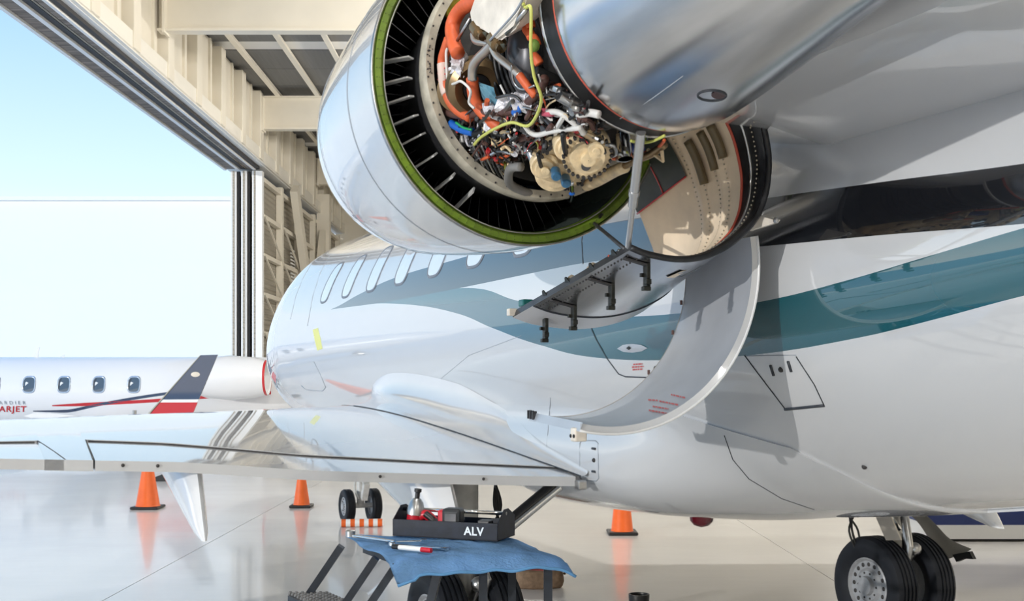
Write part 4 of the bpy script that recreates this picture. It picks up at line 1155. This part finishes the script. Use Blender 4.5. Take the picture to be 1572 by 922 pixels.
# ================================================================ SMALL JET parked across the doorway
def small_jet():
    JETW = mat('small_jet_white', (.82, .82, .83), .3, coat=.6)
    Y0 = 27.57; PX = 63.0
    j = thing('small_jet', 'smaller white jet with red and navy stripes parked across the hangar doorway', 'airplane', (-9, Y0, 0))
    def X(px, Y=Y0): return (px-786)*Y/FPX+9
    def Z(py, Y=Y0): return CAMH+(HORIZON-py)*Y/FPX
    R0 = .84; zc = 1.42
    S = [(-12.2, .03, 1.35), (-11.8, .22, 1.36), (-11, .46, 1.38), (-10, .66, 1.40), (-9, .78, 1.41), (-8, .84, zc), (1.2, .84, zc), (2.6, .80, 1.46), (4.2, .62, 1.6), (6, .36, 1.78), (7.6, .1, 1.95)]
    T1 = [(a, r) for a, r, z in S]; T2 = [(a, z) for a, r, z in S]
    bm = NB(); rows = []
    x = -12.2
    while x <= 7.6:
        r = sinterp(x, T1); z = sinterp(x, T2); rows.append([(x, r*math.cos(2*PI*k/48), z+r*math.sin(2*PI*k/48)) for k in range(48)]); x += .2
    grid(bm, rows, False, True, 0, True, True); fz = link('fuselage', bm, JETW, j, smooth='all')
    def skin(x, z, off=.0): return Vector((x, -math.sqrt(max(.0, R0*R0-(z-zc)**2))-off, z))
    # windows
    for px in (-116, -62, -9, 45, 98.5, 152, 206):
        x0 = X(px, Y0-.8); z0 = Z(590, Y0-.8)
        pts = []
        for k in range(24):
            t = 2*PI*k/24; c, s = math.cos(t), math.sin(t); pts.append((.155*math.copysign(abs(c)**.6, c), .2*math.copysign(abs(s)**.6, s)))
        bm = NB(); bm.faces.new([bm.verts.new(skin(x0+a*.85, z0+b*.85, .012)) for a, b in pts]); w = link('cabin_window', bm, GLASS, fz)
        bm = NB(); grid(bm, [[skin(x0+a*s, z0+b*s, o) for a, b in pts] for s, o in ((.84, .004), (.86, .02), (1, .014), (1.04, 0))], False, True); link('window_frame', bm, mat('window_rim', (.55, .62, .72), .15, metal=.6), w, smooth='all')
    # stripes (thin raised film)
    def stripe(name, pts, w, m):
        P = smoothpath([Vector((X(px, Y0-.85), 0, Z(py, Y0-.85))) for px, py in pts], 8); bm = NB()
        n = len(P); up = []; lo = []
        for i, p in enumerate(P):
            k = w*min(1, .3+.08*i)
            up.append(skin(p.x, p.z+k/2, .006)); lo.append(skin(p.x, p.z-k/2, .006))
        grid(bm, [up, lo]); return link(name, bm, m, fz)
    stripe('red_stripe', [(78, 622.5), (120, 621), (180, 618), (240, 614.5), (310, 609.5), (416, 602.5)], .075, RED)
    stripe('navy_stripe', [(47, 631), (90, 631.2), (110, 629.5), (150, 621), (200, 612), (250, 604.5), (311, 597), (413, 590)], .065, NAVY)
    # lettering on the cabin side
    def side_text(txt, px, py, size, m, **kw):
        p = skin(X(px, Y0-.85), Z(py, Y0-.85), .012); q = skin(p.x, p.z+size*.5, .012); v = (q-p).normalized(); u = Vector((1, 0, 0)); n = u.cross(v)
        M = Matrix(((u.x, v.x, n.x, p.x), (u.y, v.y, n.y, p.y), (u.z, v.z, n.z, p.z), (0, 0, 0, 1)))
        text_mesh(txt, size, m, 'side_lettering', M, fz, 'RIGHT', **kw)
    side_text('BOMBARDIER', 38, 620.5, .12, mat('grey_lettering', (.25, .28, .33), .5), spacing=1.75)
    side_text('LEARJET', 36, 632, .22, RED, shear=.25, spacing=1.15, bold=.004)
    # antennas
    for px, h in ((55, .24), (94, .06)):
        x = X(px); bm = NB(); prism(bm, [(x-.06, -.01, zc+R0-.01), (x+.05, -.01, zc+R0-.01), (x+.09, -.01, zc+R0+h), (x+.05, -.01, zc+R0+h)], (0, .02, 0)); link('blade_antenna', bm, JETW, fz)
    # wings and winglets
    for s in (-1, 1):
        bm = NB(); rows = []
        for u in (0, .5, 1):
            y = s*(.5+5.3*u); c = 2.2*(1-u)+1.05*u; xl = -1.4+1.0*u; z = .60+.42*u
            rows.append([(xl+c*.0, y, z), (xl+c*.2, y, z+.06*c), (xl+c*.5, y, z+.05*c), (xl+c, y, z), (xl+c*.5, y, z-.03*c), (xl+c*.15, y, z-.035*c)])
        grid(bm, rows, False, True, 0, True, True); wg = link('wing', bm, JETW, j, smooth=40)
        if s < 0:
            Yw = Y0-5.8
            def W(px, py): return Vector((X(px, Yw), -5.8, Z(py, Yw)))
            A = [W(224, 638), W(307, 545), W(334, 544), W(294, 638)]
            def along(t, l): 
                a = A[0].lerp(A[1], t); b = A[3].lerp(A[2], t); return a.lerp(b, l)
            wl = None
            for (q0, q1, m, nm) in ((-.1, .22, RED, 'red_band'), (.22, .27, JETW, 'white_band'), (.27, 1, NAVY, 'navy_band')):
                bm = NB(); prism(bm, [along(q0, .04), along(q1, .04), along(q1, 1), along(q0, 1)], (0, .05, 0))
                o = link('winglet' if wl is None else nm, bm, m, j if wl is None else wl); wl = wl or o
            bm = NB(); prism(bm, [along(-.1, 0), along(1, 0), along(1, .06), along(-.1, .06)], (0, .05, 0)); link('leading_edge', bm, mat('le_gold', (.5, .46, .38), .3, metal=.7), wl)
            p = along(.68, .48); bm = NB(); ball(bm, (p.x, p.y, p.z), (.09, .01, .05), 14); link('position_light', bm, mat('lamp_cover', (.75, .68, .58), .2), wl)
        else:
            bm = NB(); prism(bm, [(.0, 5.8, 1.0), (.5, 5.9, 2.2), (.85, 5.9, 2.2), (.75, 5.8, 1.0)], (0, .05, 0)); link('winglet', bm, NAVY, j)
    # engines
    for s in (-1, 1):
        yy = s*1.28; xe0 = X(306, Y0-1.3); xe1 = X(411, Y0-1.3)
        zc2 = 1.76
        bm = NB(); lathe(bm, [(xe0, .36), (xe0+.03, .42), (xe0+.2, .48), (xe0+.7, .52), (xe1-.3, .47), (xe1, .40), (xe1-.02, .36), (xe0+.9, .3)], (0, yy, zc2), (1, 0, 0), 40); en = link('engine_nacelle', bm, JETW, j, smooth=40)
        bm = NB(); lathe(bm, [(xe1-.05, .412), (xe1-.03, .418), (xe1+.005, .405)], (0, yy, zc2), (1, 0, 0), 40); link('nozzle_ring', bm, RED, en, smooth='all')
        bm = NB(); lathe(bm, [(xe0+.1, .34), (xe0+.1, .001)], (0, yy, zc2), (1, 0, 0), 32); link('fan', bm, DSTEEL, en)
        bm = NB(); box(bm, ((xe0+xe1)/2, s*.85, 1.75), (1.3, .6, .14)); link('engine_pylon', bm, JETW, j)
    bm = NB(); prism(bm, [(4.4, -.06, 1.9), (6.6, -.06, 4.2), (7.7, -.06, 4.2), (7.3, -.06, 1.9)], (0, .12, 0)); link('tail_fin', bm, JETW, j)
    bm = NB(); prism(bm, [(6.4, -2.2, 4.2), (7.4, -2.2, 4.2), (7.8, 0, 4.2), (7.4, 2.2, 4.2), (6.4, 2.2, 4.2), (6.0, 0, 4.2)], (0, 0, .08)); link('tailplane', bm, JETW, j)
    for (x, y) in ((-7.5, 0), (.2, -1.2), (.2, 1.2)):
        bm = NB(); tube(bm, [(x, y, 1.0), (x, y, .2)], .05, 10, sm=0); lg = link('landing_gear', bm, STEEL, j)
        bm = NB(); lathe(bm, [(-.07, .12), (-.08, .2), (-.05, .24), (.05, .24), (.08, .2), (.07, .12)], (x, y, .242), (0, 1, 0), 28); link('tyre', bm, TYRE, lg, smooth=True)
        bm = NB(); lathe(bm, [(-.075, .12), (-.06, .001)], (x, y, .242), (0, 1, 0), 20); lathe(bm, [(.075, .12), (.06, .001)], (x, y, .242), (0, 1, 0), 20); link('wheel_hub', bm, STEEL, lg)
small_jet()

# ================================================================ things on the floor
def cone(px, py, base, r0, r1, h, label):
    p = gnd(px, py)
    t = thing('traffic_cone', label, 'cone', p, 0, 'orange traffic cones')
    bm = NB(); box(bm, (0, 0, .02), (base, base, .034), bev=.012); link('cone_base', bm, BLACK, t)
    bm = NB(); lathe(bm, [(.037, r0*1.06), (.05, r0), (h-.02, r1), (h, r1*.8), (h, r1*.5), (h-.05, r1*.5)], (0, 0, 0), (0, 0, 1), 32); link('cone_body', bm, ORCONE, t, smooth=40)
cone(227, 780, .37, .155, .035, .80, 'big orange traffic cone under the wing, left of the polished flap fairing')
cone(463, 778, .29, .108, .03, .60, 'small orange traffic cone under the wing, left of the nose wheels')
cone(955, 819, .33, .122, .05, .75, 'orange traffic cone behind the belly, right of the blue-draped stand')
p = gnd(556, 808)+Vector((0, -.02, 0))
t = thing('wheel_chock', 'orange and white striped chock in front of the nose wheels', 'chock', p, math.radians(6))
for k in range(9):
    bm = NB(); lathe(bm, [(0, .047), (.0265*2, .047)], (-.24+k*.053, 0, .048), (1, 0, 0), 14)
    link('chock_stripe', bm, ORCONE if k % 2 == 0 else WHITEF, t, smooth=True)
for sx in (-.245, .24): 
    bm = NB(); lathe(bm, [(0, .001), (0, .049), (.006, .049), (.006, .001)], (sx, 0, .05), (1, 0, 0), 14); link('chock_end', bm, WHITEF, t)
p = gnd(248, 738)
bm = NB(); prism(bm, [(-.17, -.06, 0), (.17, -.06, 0), (.12, -.06, .10), (.03, -.06, .12), (-.1, -.06, .07)], (0, .16, 0)); o = link('rubber_chock', bm, BLACK); o.location = p
tag(o, 'black rubber chock on the floor behind the big cone under the wing', 'chock')
# white and blue cabinet beyond the starboard wheels
p = Vector((6.1, 12.6, 0))
t = thing('low_cabinet', 'long low white cabinet with a dark blue upper band behind the right-hand main wheels', 'cabinet', p, 0)
bm = NB(); box(bm, (0, 0, .105), (3.3, 1.0, .15)); link('white_base', bm, WHITEF, t)
bm = NB(); box(bm, (0, 0, .33), (3.32, 1.02, .30), bev=.01); link('blue_body', bm, BLUEP, t)
bm = NB(); box(bm, (0, 0, .015), (3.2, .9, .03)); link('shade_strip', bm, BLACK, t)  # black strip stands in for the shade line at the cabinet's foot
bm = NB(); box(bm, (0, 0, .495), (3.3, 1.0, .03)); link('cabinet_top', bm, WHITEF, t)
# canvas bag
p = gnd(828, 904)
t = thing('canvas_bag', 'open brown canvas tool bag with red lining on the floor behind the blue-draped stand', 'bag', p+Vector((0, .1, 0)), math.radians(8))
bm = NB(); rows = []
for i, (z, k) in enumerate(((0, .86), (.015, .96), (.05, 1.02), (.09, 1.0), (.13, .96), (.155, .97), (.15, .92), (.10, .9))):
    rows.append([(.205*k*math.copysign(abs(math.cos(a))**.7, math.cos(a)), .12*k*math.copysign(abs(math.sin(a))**.7, math.sin(a)), z+.006*math.sin(5*a+i)) for a in [2*PI*q/28 for q in range(28)]])
grid(bm, rows, False, True, 0, True); link('bag_body', bm, TAN, t, smooth='all')
bm = NB(); bm.faces.new([bm.verts.new((.18*math.cos(2*PI*q/24), .1*math.sin(2*PI*q/24), .135)) for q in range(24)]); link('red_lining', bm, mat('red_cloth', (.35, .02, .015), .8), t)
bm = NB(); tube(bm, [(.17, -.02, .14), (.21, -.03, .165), (.23, .0, .15), (.22, .03, .1)], .012, 8); link('bag_strap', bm, TAN, t, smooth='all')
p = gnd(981, 935)
bm = NB(); lathe(bm, [(0, .001), (0, .068), (.02, .074), (.10, .079), (.118, .079), (.118, .068), (.06, .06), (.06, .001)], (0, 0, 0), (0, 0, 1), 24); o = link('oil_cup', bm, BLACK, smooth=30); o.location = p
tag(o, 'small black open container on the floor at the bottom edge, right of the stand', 'container')
bm = NB(); lathe(bm, [(.02, .0748), (.05, .0768)], (0, 0, 0), (0, 0, 1), 24, a0=PI*.85, a1=PI*1.25); link('red_sticker', bm, RED, o)

# ================================================================ work stand, cloth, toolbox
ZT = 1.10
def stand():
    t = thing('work_stand', 'dark metal work stand with ladder steps, draped with a blue cloth', 'stand', (-.2, 4.3, 0))
    O = Vector((-.2, 4.3, 0))
    FL, FR, BR_, BL = Vector((-.37, 4.13, 0)), Vector((.155, 4.23, 0)), Vector((.02, 4.57, 0)), Vector((-.60, 4.55, 0))
    zt = ZT-.022
    bm = NB(); prism(bm, [v-O+Vector((0, 0, zt-.03)) for v in (FL, FR, BR_, BL)], (0, 0, .025)); link('platform', bm, STANDM, t)
    def leg(a, b, w=.032): 
        bm = NB(); bar(bm, Vector(a)-O, Vector(b)-O, w, w); return link('leg', bm, STANDM, t)
    leg((FR.x-.02, FR.y+.02, zt-.03), (FR.x-.02, FR.y+.02, 0.01)); leg((BR_.x-.02, BR_.y-.03, zt-.03), (BR_.x-.02, BR_.y-.03, 0.01))
    leg((-.107, 4.20, zt-.03), (-.107, 4.20, .01)); leg((-.27, 4.18, zt-.03), (-.43, 4.21, .4), .03); 
    # ladder stringers to the left
    st = []
    for nm, (x, y), dx in (('a', (524, 838), -.58), ('c', (609, 866), -.58), ('b', (577, 856), -.5)):
        Y = (CAMH-zt)*FPX/(y-HORIZON); P = Vector(((x-786)/FPX*Y, Y, zt)); q = P+Vector((-.72*1.0, .0, -zt+.01))
        st.append((P, q)); bm = NB(); bar(bm, P-O, q-O, .028, .045, up=(0, 1, 0)); link('stringer', bm, STANDM, t)
    for k, z in enumerate((.872, .63, .42, .21)):
        u = (zt-z)/zt; a = st[0][0].lerp(st[0][1], u); c = st[1][0].lerp(st[1][1], u)
        bm = NB(); m_ = (a+c)/2-O; d = (c-a)
        bar(bm, a-O, c-O, .16, .03); link('step', bm, STANDM, t)
        if k == 0:
            bm = NB()
            for i in range(16):
                for jx in range(7):
                    p = a.lerp(c, (i+.5)/16)-O+Vector((-.072+.024*jx, 0, .018)); ball(bm, p, (.010, .010, .010), 6)
            link('grip_tread', bm, mat('tread_grey', (.16, .16, .16), .6, var=.4, scale=80), t)['kind'] = 'stuff'
    bm = NB(); bar(bm, Vector((FL.x, FL.y+.02, .45))-O, Vector((FR.x, FR.y+.02, .45))-O, .03); link('cross_brace', bm, STANDM, t)
stand()
def cloth():
    c = [Vector((-.685, 4.64, ZT)), Vector((-.395, 3.97, ZT)), Vector((.235, 4.10, ZT)), Vector((.05, 4.66, ZT))]
    bm = NB(); rows = []; n = 44
    for i in range(n+1):
        v = i/n; r = []
        for j in range(n+1):
            u = j/n
            p = c[0].lerp(c[3], u).lerp(c[1].lerp(c[2], u), v)
            z = .010*math.sin(9*u+3*v)*math.sin(7*v+1)+.006*math.sin(23*u-11*v)+.002*math.sin(41*u+17*v)
            z = abs(z)*.7
            fr = max(0, (v-.86)/.14); rt = max(0, (u-.78)/.22); lf = max(0, (.06-u)/.06)
            z -= .05*fr**1.3*(1-.35*u+.12*math.sin(14*u)); z -= .035*rt**1.5; z -= .02*lf*v
            if u < .1 and v > .8: z -= .012*(v-.8)/.2
            q = p+Vector((.008*math.sin(12*v), -.01*fr+.006*math.sin(15*u), z)); r.append(q)
        rows.append(r)
    grid(bm, rows); bmesh.ops.solidify(bm, geom=bm.faces[:], thickness=.004)
    o = link('blue_cloth', bm, CLOTH, smooth='all')
    tag(o, 'wrinkled blue cloth spread over the top of the work stand', 'cloth')
    bm = NB(); tube(bm, [r+Vector((0, -.002, .001)) for r in rows[-1]], .006, 6, sm=0); link('stitched_hem', bm, mat('cloth_hem', (.09, .24, .45), .9), o, smooth='all')
cloth()
TB = Vector((-.486, 4.61, ZT+.008)); TANG = math.atan2(-.165, .432)
def toolbox():
    t = thing('toolbox', 'open dark blue metal tool tray with white lettering, on the blue cloth', 'toolbox', TB, TANG)
    L, D, H = .46, .19, .066; w = .003
    bm = NB(); box(bm, (L/2, D/2, .002), (L, D, .004)); link('tray_floor', bm, TBOX, t)
    bm = NB(); box(bm, (L/2, w/2, H/2), (L, w, H)); box(bm, (L/2, .004, H), (L, .009, .004)); link('front_panel', bm, TBOX, t)
    bm = NB(); box(bm, (L/2, D-w/2, H/2), (L, w, H)); link('back_panel', bm, TBOX, t)
    for x in (0, L-w):
        bm = NB(); prism(bm, [(x, 0, 0), (x, D, 0), (x, D, .085), (x, D*.62, .118), (x, D*.38, .118), (x, 0, H)], (w, 0, 0)); link('end_panel', bm, TBOX, t)
    bm = NB(); tube(bm, [(0, D/2, .100), (L, D/2, .100)], .008, 12, sm=0); link('carry_rod', bm, CHROME, t, smooth='all')
    M = Matrix.Translation((.317, -.0015, .020)) @ Matrix.Rotation(PI/2, 4, 'X')
    text_mesh('ALV', .046, LETTER, 'lettering', M, t, 'LEFT', bold=.0012, spacing=1.05, depth=.0004)
    bm = NB(); box(bm, (.385, D*.3, .06), (.05, .05, .03), bev=.004); link('divider_box', bm, DSTEEL, t)
toolbox()
def tloc(x, y, z): 
    c, s = math.cos(TANG), math.sin(TANG); return TB+Vector((x*c-y*s, x*s+y*c, z))
def driver(x, y, z, rz, flip, label):
    t = thing('power_driver', label, 'power tool', tloc(x, y, z), TANG+rz)
    if not flip:
        bm = NB(); lathe(bm, [(.035, .039), (.05, .038), (.085, .028), (.10, .016), (.102, .001)], (0, 0, 0), (0.12, 0, 1), 20); link('nose_cone', bm, STEEL, t, smooth=40)
        bm = NB(); lathe(bm, [(.098, .010), (.125, .010), (.128, .015), (.140, .015), (.14, .001)], (0, 0, 0), (0.12, 0, 1), 16); link('chuck', bm, BLACK, t, smooth=30)
        bm = NB(); lathe(bm, [(-.035, .001), (-.035, .028), (-.02, .034), (.04, .034)], (0, 0, 0), (.12, 0, 1), 20); link('motor_housing', bm, TOOLRED, t, smooth=40)
        bm = NB(); tube(bm, [(.02, 0, .02), (.05, .0, .035), (.085, 0, .012), (.105, 0, -.004)], .020, 12); link('grip', bm, TOOLRED, t, smooth='all')
        bm = NB(); tube(bm, [(.055, -.012, .04), (.085, -.014, .02), (.108, -.012, -.002)], .014, 10); link('grip_rubber', bm, BLACK, t, smooth='all')
    else:
        bm = NB(); box(bm, (0, 0, .02), (.078, .07, .085), bev=.012); link('battery', bm, mat('battery_black', (.02, .022, .025), .4), t)
        bm = NB(); box(bm, (0, -.036, .02), (.05, .006, .05), bev=.002); link('battery_panel', bm, DSTEEL, t)
        bm = NB(); box(bm, (-.045, .0, .02), (.03, .05, .07), bev=.008); link('tool_foot', bm, TOOLRED, t)
        bm = NB(); tube(bm, [(-.05, 0, .01), (-.065, 0, .0), (-.08, 0, .0)], .018, 10); link('grip', bm, BLACK, t, smooth='all')
driver(.062, .075, .048, 0, False, 'red cordless driver standing nose-up at the left end of the tool tray')
driver(.245, .055, .055, .1, True, 'cordless tool lying battery-end up in the middle of the tool tray, black and red')
def hand_tool(name, label, cat, p, q, build):
    a = gnd(*p, ZT+.012); b = gnd(*q, ZT+.012); t = thing(name, label, cat, a, math.atan2(b.y-a.y, b.x-a.x)); build(t, (b-a).length)
def wr(t, L):
    bm = NB(); box(bm, (L/2, 0, .002), (L*.86, .014, .006), bev=.002); link('shank', bm, CHROME, t)
    bm = NB(); lathe(bm, [(-.005, .013), (.006, .013), (.006, .008), (-.005, .008), (-.005, .013)], (.012, 0, .004), (0, 0, 1), 20); link('ring_end', bm, CHROME, t, smooth=30)
    bm = NB(); 
    for s in (-1, 1): bar(bm, (L-.03, s*.006, .002), (L, s*.013, .002), .010, .008)
    link('open_end', bm, CHROME, t)
def rat(t, L):
    bm = NB(); tube(bm, [(0, 0, .004), (L*.5, 0, .004), (L, 0, .004)], .007, 10, sm=0); link('handle', bm, CHROME, t, smooth=True)
    bm = NB(); lathe(bm, [(-.008, .001), (-.008, .02), (.014, .02), (.018, .012), (.018, .001)], (0, 0, .008), (0, 0, 1), 20); link('ratchet_head', bm, STEEL, t, smooth=30)
def pen(t, L):
    bm = NB(); lathe(bm, [(0, .001), (0, .009), (.03, .010), (.03, .008)], (0, 0, .006), (1, 0, 0), 14); link('pen_cap', bm, BLACK, t, smooth=30)
    bm = NB(); lathe(bm, [(.03, .009), (L*.75, .009)], (0, 0, .006), (1, 0, 0), 14); link('pen_barrel', bm, WHITEF, t, smooth=True)
    bm = NB(); lathe(bm, [(L*.75, .0095), (L, .0095), (L, .001)], (0, 0, .006), (1, 0, 0), 14); link('pen_end', bm, TOOLRED, t, smooth=30)
hand_tool('ratchet', 'long chrome ratchet at the back left of the blue cloth, its head to the left', 'wrench', (538, 823), (606, 833), rat)
hand_tool('open_wrench', 'short chrome spanner on the blue cloth, just in front of the tool tray', 'wrench', (655, 831), (592, 832), wr)
hand_tool('combination_wrench', 'long chrome spanner on the blue cloth between the marker and the tool tray', 'wrench', (598, 836), (690, 843), wr)
hand_tool('marker_pen', 'white marker pen with black cap and red end on the blue cloth', 'pen', (603, 841), (662, 847), pen)
